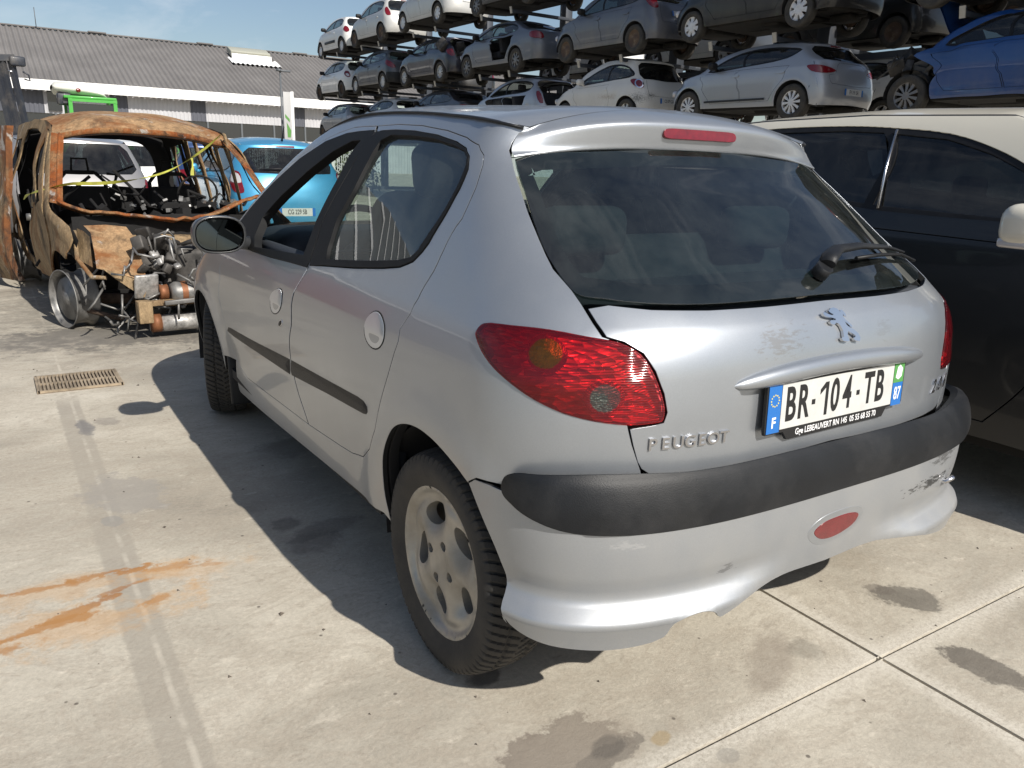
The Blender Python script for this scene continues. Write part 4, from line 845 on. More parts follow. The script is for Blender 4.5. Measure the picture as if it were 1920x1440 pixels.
    tgp=c.get('tgpoly')
    if tgp: tgl_=tgp+[(-q,z) for q,z in reversed(tgp) if q>0]; holes.append(tgl_)
    # doors below the belt
    dz0=zs+.12; dz1=zb-.035; doors=[]; ym=cuts[0][0][0] if cuts else wb*.5
    if c['doors']==2: zones=[[(ym+.02,dz1),(ym+.0,.55),(ym-.03,dz0),(wb-.62,dz0),(wb-.50,.5),(wb-.44,dz1-.03)],[(ym+.01,dz1),(ym-.01,.55),(ym-.04,dz0),(.52,dz0),(.40,.52),(.22,.70),(.12,dz1)]]
    elif c['doors']==1: zones=[[(.62,dz1),(.58,.6),(.66,dz0),(wb-.62,dz0),(wb-.50,.5),(wb-.44,dz1-.03)]]
    else: zones=[]
    for z_ in zones: doors.append(sh.side(z_))
    for n_,d in enumerate(doors):
        for m in (False,True): holes.append(mirr(d) if m else d)
    if not c['bonnet']: pass
    push=None
    if c['dent']:
        dn=dent(c['dent'],4.5,int(abs(loc[1])*10)); push=lambda P,V,N:P+N*(np.minimum(dn(P),.3*c['dent']))[:,None]
    bd=panel('body',mat,root,sh,full,holes,h=h,lip=.02,he=min(h,.06),push=push,lipmat=M['shut'])
    for n_,d in enumerate(doors):
        for m in (False,True):
            if (n_,m) in c['nodoor'] : continue
            dd=panel('door',mat,root,sh,d,[],h=h,gap=.013,mir=m,lip=.015,push=push,lipmat=M['shut'])
            if c['handles']:
                yy=(ym+.13) if n_==0 and c['doors']==2 else (.75 if c['doors']==1 else .30); q0=sh.qy(yy,zb-.13); 
                panel('handle',c.get('handlemat') or mat,dd,sh,crom([(q0-.09,zb-.125),(q0+.09,zb-.13),(q0+.09,zb-.16),(q0-.09,zb-.155)],3),[],h=.05,off=.018,lip=.02,mir=m)
    if tgp: panel('tailgate',mat,root,sh,tgl_,[],h=h,gap=.013,lip=.015,lipmat=M['shut'])
    wins=[]; L=[dlo]
    pieces=[]; rem=dlo if area2(dlo)>0 else dlo[::-1]
    for a,b in cuts:
        pieces.append(clip(rem,a,b) if False else clip(rem,b,a)); rem=clip(rem,a,b)
    pieces.append(rem)
    pieces=[inset(p,.022) for p in pieces if len(p)>=3]
    wq=[sh.side(p) for p in pieces]
    for m in (False,True):
        fr=panel('window_frame',M['black'],root,sh,D,wq,h=h,gap=.003,off=-.004,lip=.02,mir=m)
        if c['side_glass']:
            for p in wq: panel('window_glass',M[c['glass']],fr,sh,p,[],h=.12,gap=-.003,off=-.010,lip=0,mir=m)
        lm=panel('tail_lamp',M[c['lampmat']],root,sh,lampc,[],h=.04,gap=.006,off=.006,lip=.015,mir=m)
        if c.get('lampin'): panel('lamp_insert',M['whitelens'],lm,sh,crom(c['lampin'],3),[],h=.04,off=.009,lip=.005,mir=m)
    if c['rearglass'] and c['tailgate']:
        g=panel('rear_glass',M[c.get('rgmat','darkglass')],root,sh,rgf,[],h=.08,gap=.008,off=-.004,lip=.006)
    if bz:
        bl=c['bumper'][1]; qe=[(q,z) for q,z in reversed(lowr) if z<bz and q<1.5]; left=[(0,bz)]+[(.93,bz)]+[(q,z) for q,z in reversed(ra_[-8:]) if zs<=z<bz-.02][::-1]+[(.80,zs+.02),(0,zs+.05)]
        left=[(0,bz),(.90,bz)]+sh.side([(-ra*math.cos(a)*1.0,R+ra*math.sin(a)) for a in (rad(22),rad(6),rad(-6))])+[(.78,zs+.02),(0,zs+.05)]
        bf=left+[(-q,z) for q,z in reversed(left[1:-1])]
        bp=panel('rear_bumper',bl,root,sh,bf,[],h=h,gap=.006,off=.012,lip=.02)
    # roof, windscreen, bonnet
    Le=[(.04,top0[1])]+edge+pil[:2]; Lp=shellpts(sh,Le); n=26; Ls=polyline(Lp,n); t=np.linspace(0,1,n); cr=c.get('crown',.075)*np.clip(np.sin(np.clip(t*1.5,0,1)*np.pi/2),0,1)*np.interp(t,[0,.85,1],[1,1,.9]); Cs=Ls.copy(); Cs[:,0]=0; Cs[:,2]+=cr; Cs[:,1]+=np.interp(t,[0,.6,1],[0,0,.12])
    mb=MB(); mb.grid(loft(Ls,Cs,2.3,12)); mb.build('roof',c['roofmat'] or mat,root)
    if c.get('windscreen',True):
        Lw=polyline(shellpts(sh,pil[1:],-.003),12); Cw=Lw.copy(); Cw[:,0]=0; a=Cs[-1]; Cw[:,1]=np.linspace(a[1],yc+.08,12); Cw[:,2]=np.linspace(a[2],zb+.02,12); mb=MB(); mb.grid(loft(Lw,Cw,2.2,10)); mb.build('windscreen',M['carglass'],root)
    if c['bonnet']:
        Lh=polyline(shellpts(sh,[pil[-1]]+hood),12); Ch=Lh.copy(); Ch[:,0]=0; Ch[:,1]=np.interp(np.linspace(0,1,12),[0,.5,1],[yc+.08,(yc+yn)/2+.1,yn-.10]); Ch[:,2]=np.interp(np.linspace(0,1,12),[0,.5,1],[zb+.02,zb-.03,.73]); mb=MB(); mb.grid(loft(Lh,Ch,2.4,10)); mb.build('bonnet',mat,root)
        for s in (-1,1):
            mb=MB(); mb.box((s*hw*.62,yn-.20,.62),(.30,.22,.14),bev=.05,rot=(0,0,-s*.45)); mb.build('headlight',M['whitelens'],root)
    # trim
    if c['plate']:
        zp=c.get('plate_z',.66); q=0.; p=Vector(sh.P(.0,zp)); nn=Vector(sh.N(.0,zp)); fr=plateframe(p+nn*.004,(1,0,0),nn); mb=MB(); mb.prism([(-.26,-.055),(.26,-.055),(.26,.055),(-.26,.055)],.008,fr); pl=mb.build('number_plate',c.get('platemat') or M['plate_white'],root)
        if c.get('plate_text'):
            mb=MB(); textmesh(mb,c['plate_text'],.095,(fpt(fr,0,.0,.009),)+fr[1:],.0006,.0008,.64); mb.build('registration',M['plate_black'],pl)
            for s in (-1,1):
                mb=MB(); mb.prism([(s*.239-.021,-.055),(s*.239+.021,-.055),(s*.239+.021,.055),(s*.239-.021,.055)],.0088,fr); mb.build('blue_band',M['plate_blue'],pl)
    if c['brake'] and c['tailgate']: panel('brake_light',M['redsolid'],root,sh,[(.16,zr+.002),(-.16,zr+.002),(-.16,zr-.018),(.16,zr-.018)],[],h=.06,off=.012,lip=.012)
    if c['mirrors']:
        for s in (-1,1):
            if c['mirrors'] is True or s in c['mirrors']:
                mb=MB(); mb.box((s*(hw+.08),wb-.72,zb+.06),(.20,.12,.14),bev=.05,seg=4); mb.tube([(s*(hw+.02),wb-.72,zb+.02),(s*(hw-.08),wb-.68,zb+.0)],.03,8); mb.build('door_mirror',c['mirmat'] or (mat if c.get('mircol') else M['black']),root)
    # underside, cabin, wheels
    if c['under']:
        mb=MB(); mb.box((0,wb*.5,zs+.02),(hw*1.72,wb-.75,.05)); mb.box((0,-.1,zs+.12),(hw*1.25,.75,.10),bev=.04); mb.tube([(.15,wb-.3,zs+.02),(.15,.6,zs),(.25,.0,zs-.0),(.3,-ro+.15,zs+.02)],.03,8); mb.box((.25,-.2,zs+.0),(.35,.45,.13),bev=.05)
        mb.tube([(-hw*.8,0,R),(-hw*.6,.25,R-.03),(hw*.6,.25,R-.03),(hw*.8,0,R)],.045,8); mb.box((0,wb+.05,zs+.02),(hw*1.1,.7,.14),bev=.04); mb.tube([(-hw*.8,wb,R),(hw*.8,wb,R)],.035,8); mb.box((-.1,1.0,zs-.0),(.6,.45,.12),bev=.05); mb.build('underbody',M['under'],root)
        for s in (-1,1):
            for yy in (0.,wb):
                mb=MB(); A=np.linspace(rad(-5),rad(185),14); rw=ra+.01; mb.grid(np.array([[(s*hw*.965,yy+rw*math.cos(a),R+rw*math.sin(a)),(s*hw*.58,yy+rw*math.cos(a),R+rw*math.sin(a)),(s*hw*.57,yy,R)] for a in A])); mb.build('wheel_housing',M['inner'],root)
    if c['seats']:
        for s in (-1,1):
            mb=MB(); y0=wb*.45; mb.box((s*.36,y0+.25,.55),(.48,.5,.2),bev=.06); mb.box((s*.36,y0-.02,.85),(.46,.15,.55),rot=(rad(-14),0,0),bev=.05); mb.box((s*.36,y0-.12,1.20),(.25,.09,.16),bev=.04); mb.build('front_seat',M['cloth'],root)
        mb=MB(); mb.box((0,.45,.55),(1.2,.5,.2),bev=.05); mb.box((0,.18,.82),(1.2,.15,.48),rot=(rad(-15),0,0),bev=.05); mb.build('rear_seat',M['cloth'],root)
        mb=MB(); mb.box((0,wb-.62,zb-.13),(hw*1.6,.5,.25),bev=.08); mb.build('dashboard',M['dash'],root)
    for kk,(s,yy) in enumerate(((-1,0.),(-1,wb),(1,0.),(1,wb))):
        if c['wheels'][kk]: wheel(root,(s*(hw-.115),yy,R),R,.19,R*.66,c['rim'],c['rimmat'],s>0,tyre_on=c['wheels'][kk]!=2)
    if c.get('extra'): c['extra'](root,sh,c)
    return root,sh
# ------------------------------------------------------------------ racks of scrapped cars
G1='scrapped cars on the storage rack'
X0=11.52
white=paint('white',(.72,.72,.70),0.,.35,.6,.35); pearl=paint('pearl silver',(.52,.52,.505),.2,.36,.5,.4); silv=paint('rack silver',(.30,.31,.32),.5,.36,.5,.45); steel=paint('steel grey',(.06,.07,.085),.3,.36,.5,.5)
dblue=paint('dark blue',(.012,.014,.028),.2,.3,.7,.25); dark=paint('dark',(.007,.0075,.009),.1,.4,.4,.16); blue=paint('bright blue',(.002,.05,.20),.15,.34,.7,.3); bgrey=paint('blue grey',(.125,.14,.17),.4,.38,.5,.45); lsilv=paint('light silver',(.36,.38,.415),.5,.34,.6,.35)
def rackcar(y,z,*a,**k): return make_car(*a[:3],G1,(X0+k.pop('dx',0.),y,z),k.pop('rz',0.),a[3],**k)
def scratch(root,sh,c): pass
# level one
rackcar(30.2,1.95,'scrap_hatchback','dented silver hatchback under the white hatchbacks at the far left end, lowest row','car',silv,h=.08,dent=.05,rim=None,glass='carglass',H=1.47,zb=.97,lampmat='whitelens')
rackcar(25.8,2.0,'scrap_hatchback','pale silver hatchback with its tailgate missing, lowest row of the rack','car',pearl,h=.10,rim=None,tailgate=False,H=1.43,plate=False,lamp=[(.60,.70),(.74,.70),(.93,.80),(.78,.86),(.62,.82)])
rackcar(21.4,2.05,'scrap_saloon','dark brown saloon with chrome window line in the lowest rack row','car',paint('brown',(.035,.03,.032),.3,.3,.7,.35),h=.10,type='sedan',H=1.44,wb=2.75,ro=1.0,cuts=[((1.25,.9),(1.2,1.5))],lamp=[(.55,.74),(.95,.74),(.95,.85),(.60,.87)],dlo=[(2.25,.95),(1.95,1.12),(1.65,1.25),(1.3,1.31),(.8,1.305),(.3,1.24),(-.02,1.13),(-.08,1.05),(.1,1.0),(1.2,.965)])
rackcar(16.95,2.1,'scrap_hatchback','pale blue-grey hatchback stripped of its doors and tailgate','car',lsilv,h=.09,rim=None,tailgate=False,side_glass=False,H=1.46,nodoor=((0,False),(1,False)),plate=False,seats=True,mirrors=False,lamp=[(.62,.72),(.72,.72),(.80,1.0),(.70,1.02)])
def ka(root,sh,c):
    for m in (False,True):
        r=panel('round_lamp',M['redsolid'],root,sh,[(.735+.072*math.cos(t),.865+.07*math.sin(t)) for t in np.arange(20)*2*math.pi/20],[],h=.04,off=.022,lip=.012,mir=m)
        panel('chrome_ring',M['chrome'],root,sh,[(.735+.105*math.cos(t),.865+.098*math.sin(t)) for t in np.arange(24)*2*math.pi/24],[],h=.05,off=.014,lip=.012,mir=m)
M['scuffed']=carpaint('scraped white paint',(.62,.61,.585),0.,.4,.4,.6,scuffs=[((-.72,-.32,.56),(.30,.30,.16),(.07,.065,.06),.85),((-.83,.62,.62),(.1,.5,.10),(.33,.26,.19),.6),((-.5,-.55,.62),(.2,.2,.10),(.1,.1,.1),.7)])
rackcar(13.0,2.2,'scrap_small_car','small white three-door car with scraped rear corner and chrome-ringed round lamps','car',M['scuffed'],h=.06,tgpoly=[(0,.95),(.55,.95),(.56,.80),(.52,.62),(0,.60)],dent=.018,doors=1,wb=2.3,ro=.56,H=1.50,hw=.83,zb=.93,rim='spoke7',R=.285,rs=.42,plate_text='CS 879 ZA',plate_z=.52,brake=False,
 cuts=[((.72,.93),(.62,1.5))],dlo=[(1.78,.93),(1.45,1.13),(1.05,1.28),(.75,1.335),(.4,1.325),(.1,1.25),(-.12,1.10),(-.12,1.05),(.4,.985),(1.1,.945)],lamp=[(.63,.80),(.75,.77),(.98,.93),(.93,.97),(.72,.95)],extra=ka,mircol=True)
def clio(root,sh,c):
    mb=MB(); mb.box((-.875,1.35,.40),(.014,1.5,.035)); mb.build('chrome_strip',M['plate_black'],root)
    p=sh.P(.985,.95); mb=MB(); mb.tube([tuple(sh.P(.80,.98)+sh.N(.80,.98)*.01),tuple(sh.P(.77,.60)+sh.N(.77,.60)*.015),tuple(sh.P(.74,.24)+sh.N(.74,.24)*.02)],.006,6); mb.build('hanging_strip',M['satin'],root)
rackcar(8.40,2.17,'scrap_hatchback','light silver hatchback with white bi-colour alloys, lowest row behind the two-tone car roof','car',lsilv,h=.05,wb=2.58,ro=.66,H=1.44,hw=.88,zb=.985,R=.32,rim='spoke10',rimmat=M['cover'],rs=.50,glass='darkglass',plate_text='FV 191 SA',plate_z=.50,cuts=[((1.22,.95),(1.10,1.45))],
 dlo=[(2.10,.955),(1.80,1.13),(1.45,1.26),(1.15,1.31),(.75,1.318),(.30,1.28),(-.02,1.215),(.04,1.16),(.24,1.075),(1.2,.99)],lamp=[(.40,.84),(.60,.79),(.86,.82),(.95,.91),(.78,.93),(.55,.90)],lampmat='redsolid',tgpoly=[(0,.99),(.30,.985),(.36,.93),(.42,.79),(.55,.77),(.54,.66),(.50,.62),(0,.60)],extra=clio,bumper=(.60,lsilv),mircol=False)
def wreck(root,sh,c):
    hm=MB(); A=smoothline([(-.2,2.05,1.02),(-.2,2.25,1.25),(-.2,2.45,1.6),(-.2,2.55,1.75)],12)
    G=np.array([[(x,p[1]+.05*math.sin(x*3),p[2]-.10*abs(x)**1.5) for x in np.linspace(-.62,.62,9)] for p in A]); hm.grid(G); G2=G.copy(); G2[...,1]+=.03; hm.grid(G2,flip=True); hm.build('raised_bonnet',blue,root)
    e=MB()
    for k in range(46):
        e.box((random.uniform(-.7,.5),random.uniform(2.15,3.1),random.uniform(.32,.92)),[random.uniform(.05,.28) for _ in range(3)],rot=[random.uniform(0,3) for _ in range(3)],bev=.012)
    for k in range(14):
        p=Vector((random.uniform(-.75,.3),random.uniform(2.1,3.1),random.uniform(.4,.9))); e.tube([p,p+Vector((random.uniform(-.2,.2),random.uniform(-.2,.2),random.uniform(-.2,.2))),p+Vector((random.uniform(-.3,.3),random.uniform(-.4,.4),random.uniform(-.3,.1)))],.014,6)
    e.build('engine',M['enginemix'],root)
    a=MB(); a.grid(np.array([[(-.70+.05*math.sin(3*y),y,.95-.25*(y-2.0)**2-.0*z) if z==0 else (-.60,y,.70-.2*(y-2.)) for z in (0,1)] for y in np.linspace(1.95,2.9,8)])); a.build('inner_wing',M['underplate'],root)
M['enginemix']=pbr('grimy engine parts',(.06,.055,.05),.6,.4,var=.8,vscale=5,dirt=.6,dirtcol=(.14,.13,.12),dscale=8)
rackcar(3.55,2.17,'scrap_car','wrecked bright blue car with smashed front and raised bonnet','car',blue,h=.05,dent=.075,wb=2.65,ro=.8,H=1.52,hw=.89,zb=1.02,R=.32,rim='spoke10',rimmat=M['greyrim'],bonnet=False,glass='darkglass',extra=wreck,plate=False,windscreen=False,mirrors=False,cuts=[((1.25,.95),(1.10,1.5))])
# level two
rackcar(30.4,3.58,'scrap_hatchback','white three-door hatchback with red and white lamps, left end of the middle row','car',white,h=.09,doors=1,wb=2.57,ro=.65,H=1.49,rim=None,rs=.42,cuts=[((1.0,.9),(.85,1.5))],lamp=[(.60,.78),(.72,.74),(.90,.88),(.82,.98),(.66,.96)],lampin=[(.64,.80),(.72,.78),(.80,.86),(.70,.88)],rimmat=M['rustdisc'])
rackcar(26.4,3.64,'scrap_hatchback','dark steel-grey five-door hatchback with long red lamps, second in the middle row','car',steel,h=.09,wb=2.54,ro=.65,H=1.47,rim='cover9',rimmat=M['silverrim'],lamp=[(.52,.76),(.66,.74),(.97,.93),(.88,1.0),(.62,.92)],bumper=(.60,M['trim']))
def crash(root,sh,c):
    mb=MB()
    for k in range(22): mb.box((random.uniform(-.75,.7),random.uniform(-.5,.5),random.uniform(.45,1.1)),[random.uniform(.08,.35) for _ in range(3)],rot=[random.uniform(0,3) for _ in range(3)],bev=.02)
    mb.build('crushed_rear',M['enginemix'],root)
rackcar(22.0,3.66,'scrap_coupe','dark blue car with crushed and torn tail, between grey hatchback and grey saloon','car',dblue,h=.07,dent=.05,wb=2.6,ro=.75,H=1.42,rim='spoke10',rimmat=M['silverrim'],tailgate=False,plate=False,cuts=[((1.1,.9),(.95,1.5))],extra=crash,doors=1)
rackcar(17.65,3.66,'scrap_saloon','blue-grey saloon with missing rear door and eight-spoke wheels','car',bgrey,h=.07,dent=.02,type='sedan',wb=2.65,ro=1.02,H=1.43,rim='star8',rimmat=M['greyrim'],nodoor=((1,False),),cuts=[((1.2,.9),(1.1,1.5))],lamp=[(.52,.78),(.72,.76),(.99,.82),(.99,.91),(.60,.92)],dlo=[(2.18,.95),(1.85,1.12),(1.55,1.24),(1.2,1.30),(.8,1.295),(.35,1.24),(.05,1.15),(-.02,1.06),(.15,1.0),(1.2,.965)],plate=False)
rackcar(12.86,3.70,'scrap_hatchback','blue-grey five-door hatchback with brown bare wheels and large red lamp high up','car',paint('grey micra',(.105,.115,.14),.4,.38,.5,.6),h=.06,wb=2.53,ro=.63,H=1.52,hw=.84,zb=.99,rim=None,rs=.45,glass='darkglass',tgpoly=[(0,1.0),(.52,1.0),(.53,.85),(.50,.62),(0,.60)],plate_text='EG 873 XL',plate_z=.80,lamp=[(.56,.90),(.70,.90),(.86,1.10),(.76,1.16),(.62,1.10)],rearglass=True)
rackcar(8.5,3.74,'scrap_hatchback','black hatchback with pale six-spoke wheel covers above the silver hatchback','car',dark,h=.07,wb=2.6,ro=.75,H=1.5,rim='cover7',rimmat=M['cover'],plate=False)
rackcar(3.4,3.74,'scrap_car','dark car above the wrecked blue car, at the top right','car',dark,h=.09,wb=2.65,ro=.8,H=1.5,rim=None,plate=False)
# level three
rackcar(30.3,5.2,'scrap_small_car','small white hatchback with a black side strip, top left of the rack','car',white,h=.09,doors=1,wb=2.37,ro=.55,H=1.47,rim='cover9',rimmat=M['cover'],rs=.40,cuts=[((.95,.9),(.80,1.5))],lamp=[(.60,.82),(.74,.76),(.88,.88),(.80,1.0),(.66,.96)],mircol=False,extra=lambda r,sh,c:[MB().box((-.85,1.2,.52),(.03,1.1,.10),bev=.01).build('rub_strip',M['trim'],r)])
rackcar(26.5,5.28,'scrap_hatchback','pearl silver five-door hatchback with tall red lamps in the top row','car',pearl,h=.08,wb=2.46,ro=.60,H=1.52,rim=None,rs=.40,lamp=[(.60,.84),(.74,.82),(.84,1.04),(.74,1.12),(.66,1.02)],plate_text=None)
rackcar(22.2,5.38,'scrap_hatchback','silver-white hatchback with pale wheel cover, top row, roof cut by the picture edge','car',pearl,h=.09,wb=2.5,ro=.65,H=1.5,rim='cover7',rimmat=M['cover'],rs=.42)
rackcar(17.2,5.28,'scrap_car','dark car showing its underside, rightmost of the top row','car',dark,h=.10,wb=2.6,ro=.75,H=1.5,rim='star8',rimmat=M['greyrim'],plate=False)
# the far side of the rack
for y,z,m,lb in ((18.0,3.7,white,'white car on the far side of the rack, behind the grey hatchback'),(14.2,2.15,dark,'dark car with a red lamp behind the rack column'),(13.0,3.7,white,'white car on the far side, its sill showing above the light silver hatchback'),(8.6,2.15,white,'white car behind the tail of the light silver hatchback'),(22.5,2.1,white,'white car on the far side of the rack, seen through its lowest row')):
    rackcar(y,z,'scrap_car',lb,'car',m,dx=3.0,h=.13,rim='spoke5',plate=False,handles=False)
for y,z,lb in ((12.9,5.3,'dark car in the top row above the blue-grey hatchback'),(8.3,5.35,'dark car in the top row above the black hatchback'),(3.4,5.35,'dark car in the top row at the right edge of the picture'),(-1.4,2.17,'dark car in the lowest rack row past the wrecked blue car'),(-1.4,3.74,'dark car in the middle rack row past the right picture edge'),(-1.4,5.35,'dark car in the top rack row past the right picture edge')):
    rackcar(y,z,'scrap_car',lb,'car',dark,h=.13,rim=None,plate=False,handles=False,wb=2.65,ro=.8)
for y,z,lb in ((8.6,3.7,'dark car on the far side above the white one'),(3.9,2.15,'dark car on the far side behind the wrecked blue car'),(3.9,3.7,'dark car on the far side at the right, second level'),(17.8,2.1,'dark car on the far side behind the stripped hatchback'),(-.8,3.7,'dark far-side car past the right picture edge'),(26.6,3.6,'dark car on the far side behind the steel-grey hatchback'),(10.0,5.3,'dark far-side car at the very top of the rack'),(5.0,5.3,'dark far-side car at the top right corner')):
    rackcar(y,z,'scrap_car',lb,'car',dark,dx=3.0,h=.14,rim=None,plate=False,handles=False)
# the rack itself
M['rack']=pbr('dark painted rack steel',(.045,.052,.065),.5,.3,dirt=.35,dirtcol=(.12,.10,.08),dscale=3)
M['rackend']=pbr('galvanised arm end',(.42,.40,.36),.5,.4,dirt=.5,dscale=6)
def rackbay(y0,label):
    root=empty('storage_rack',(X0+1.5,y0,0),0,label,'rack','bays of the car storage rack')
    mb=MB(); mb.box((0,0,3.6),(.24,.30,7.2),bev=.015); mb.box((0,0,.06),(2.6,.5,.12)); mb.build('column',M['rack'],root)
    for z in (2.0,3.52,5.12):
        for dy in (-.62,.95):
            mb=MB(); mb.box((-1.12,dy,z+.09),(2.3,.09,.08),bev=.006); mb.box((1.22,dy,z+.09),(2.4,.09,.08),bev=.006); a=mb.build('arm',M['rack'],root)
            mb=MB(); mb.box((-2.28,dy,z+.11),(.02,.09,.17),rot=(0,rad(-14),0)); mb.build('arm_end',M['rackend'],a)
        mb=MB(); mb.box((0,.16,z-.04),(.14,4.55,.12)); mb.build('beam',M['rack'],root)
for k,y in enumerate((4.6,9.6,13.9,18.6,23.0,27.4,31.5)):
    rackbay(y,['rack bay carrying the wrecked blue car','rack bay carrying the light silver hatchback','rack bay carrying the small scraped white car','rack bay carrying the blue-grey saloon','rack bay carrying the torn dark blue car','rack bay carrying the steel-grey hatchback','rack bay at the far left end carrying three pale hatchbacks'][k])
# ------------------------------------------------------------------ the burnt-out van
def rustmat(name,tan=(.36,.23,.115),orange=(.27,.075,.018),scorch=(.035,.028,.024),ash=(.42,.40,.37),o=.5,s=.5,a=.3,sc=1.0):
    m,nt,out=nodes(name); b=mk(nt,'ShaderNodeBsdfPrincipled'); nt.links.new(b.outputs[0],out.inputs[0]); b.inputs['Roughness'].default_value=.8; b.inputs['Specular IOR Level'].default_value=.25
    tc=mk(nt,'ShaderNodeTexCoord').outputs['Object']; mp=mk(nt,'ShaderNodeMapping'); mp.inputs['Scale'].default_value=(1.,1.,.55); nt.links.new(tc,mp.inputs[0]); v=mp.outputs[0]
    n0=noise(nt,9*sc,9,.72,v,.8); r0=ramp(nt,n0.outputs[0],[(.28,.55),(.5,.95),(.72,1.3)]); c=mixc(nt,1.,tan,r0.outputs[0],'MULTIPLY')
    nf=noise(nt,46*sc,8,.75,v,.6); c=mixc(nt,1.,c,ramp(nt,nf.outputs[0],[(.3,.6),(.52,1.),(.7,1.4)]).outputs[0],'MULTIPLY')
    nh=mk(nt,'ShaderNodeMapping'); nh.inputs['Scale'].default_value=(9,9,.9); nt.links.new(tc,nh.inputs[0]); ns=noise(nt,1.6,8,.7,nh.outputs[0]); c=mixc(nt,ramp(nt,ns.outputs[0],[(.52,0.),(.68,.55)]).outputs[0],c,scorch)
    n1=noise(nt,2.6*sc,8,.68,v,.5); r1=ramp(nt,n1.outputs[0],[(.62-.25*o,0.),(.74-.25*o,.9)]); c=mixc(nt,r1.outputs[0],c,orange)
    off=mk(nt,'ShaderNodeMapping'); off.inputs['Location'].default_value=(7,3,1); nt.links.new(v,off.inputs[0])
    n2=noise(nt,3.2*sc,9,.7,off.outputs[0],.8); r2=ramp(nt,n2.outputs[0],[(.66-.25*s,0.),(.80-.25*s,.92)]); c=mixc(nt,r2.outputs[0],c,scorch)
    off2=mk(nt,'ShaderNodeMapping'); off2.inputs['Location'].default_value=(-4,9,2); nt.links.new(v,off2.inputs[0])
    n3=noise(nt,4.2*sc,9,.72,off2.outputs[0],.4); r3=ramp(nt,n3.outputs[0],[(.70-.2*a,0.),(.76-.2*a,.85)]); c=mixc(nt,r3.outputs[0],c,ash)
    nt.links.new(c,b.inputs['Base Color'])
    bp=mk(nt,'ShaderNodeBump'); bp.inputs['Strength'].default_value=.8; bp.inputs['Distance'].default_value=.02; nb=noise(nt,34*sc,10,.78,v); nt.links.new(nb.outputs[0],bp.inputs['Height']); nt.links.new(bp.outputs[0],b.inputs['Normal']); return m
M['rust']=rustmat('burnt body tan',tan=(.33,.235,.135),orange=(.20,.085,.03),o=.45,s=.52,a=.42,sc=.9)
M['rust3']=rustmat('burnt door, sooty',tan=(.27,.19,.11),orange=(.21,.075,.025),o=.8,s=.8,a=.6,sc=1.6)
M['rust2']=rustmat('burnt roof tan',tan=(.37,.235,.125),orange=(.22,.085,.028),o=.55,s=.42,a=.5,sc=.9)
M['orange']=rustmat('orange rust',tan=(.31,.165,.075),orange=(.28,.075,.016),o=.7,s=.6,a=.55,sc=2.2)
M['char']=pbr('soot black',(.007,.0065,.0065),.9,var=.6,vscale=6,bump=.3,bscale=30)
M['ashmetal']=pbr('ash grey bare metal',(.24,.235,.225),.45,.6,var=.6,vscale=14,dirt=.8,dirtcol=(.05,.045,.04),dscale=7,dlo=.45,dhi=.65)
M['whitealu']=pbr('melted pale aluminium',(.36,.35,.335),.5,.5,var=.6,vscale=24,dirt=.8,dirtcol=(.10,.09,.08),dscale=14)
M['copper']=pbr('rusty pulley',(.22,.09,.04),.6,.4,var=.3,vscale=20)
M['tape']=pbr('faded yellow tape',(.42,.42,.07),.6,var=.3,vscale=12)
VS=Shell([(.15,.78),(.25,.81),(.5,.845),(.8,.855),(.9,.845),(1.0,.82),(1.25,.745),(1.45,.665),(1.6,.60)],
 [(.15,-.55),(.5,-.58),(.95,-.56),(1.45,-.48),(1.6,-.42)],[(.15,.22),(1.6,.18)],
 [(.15,3.2),(.6,3.2),(.75,3.05),(.84,2.6),(.90,2.45),(1.2,2.06),(1.45,1.70),(1.6,1.45)],[(.15,.5),(.75,.5),(.85,.35),(.95,.26),(1.6,.20)],
 [(-.6,.98),(0,1.),(2.,1.),(2.6,.98),(3.3,.9)],pr=3.6,flares=[(2.51,.22,.02,.36,.07),(0,.22,.02,.36,.07)])
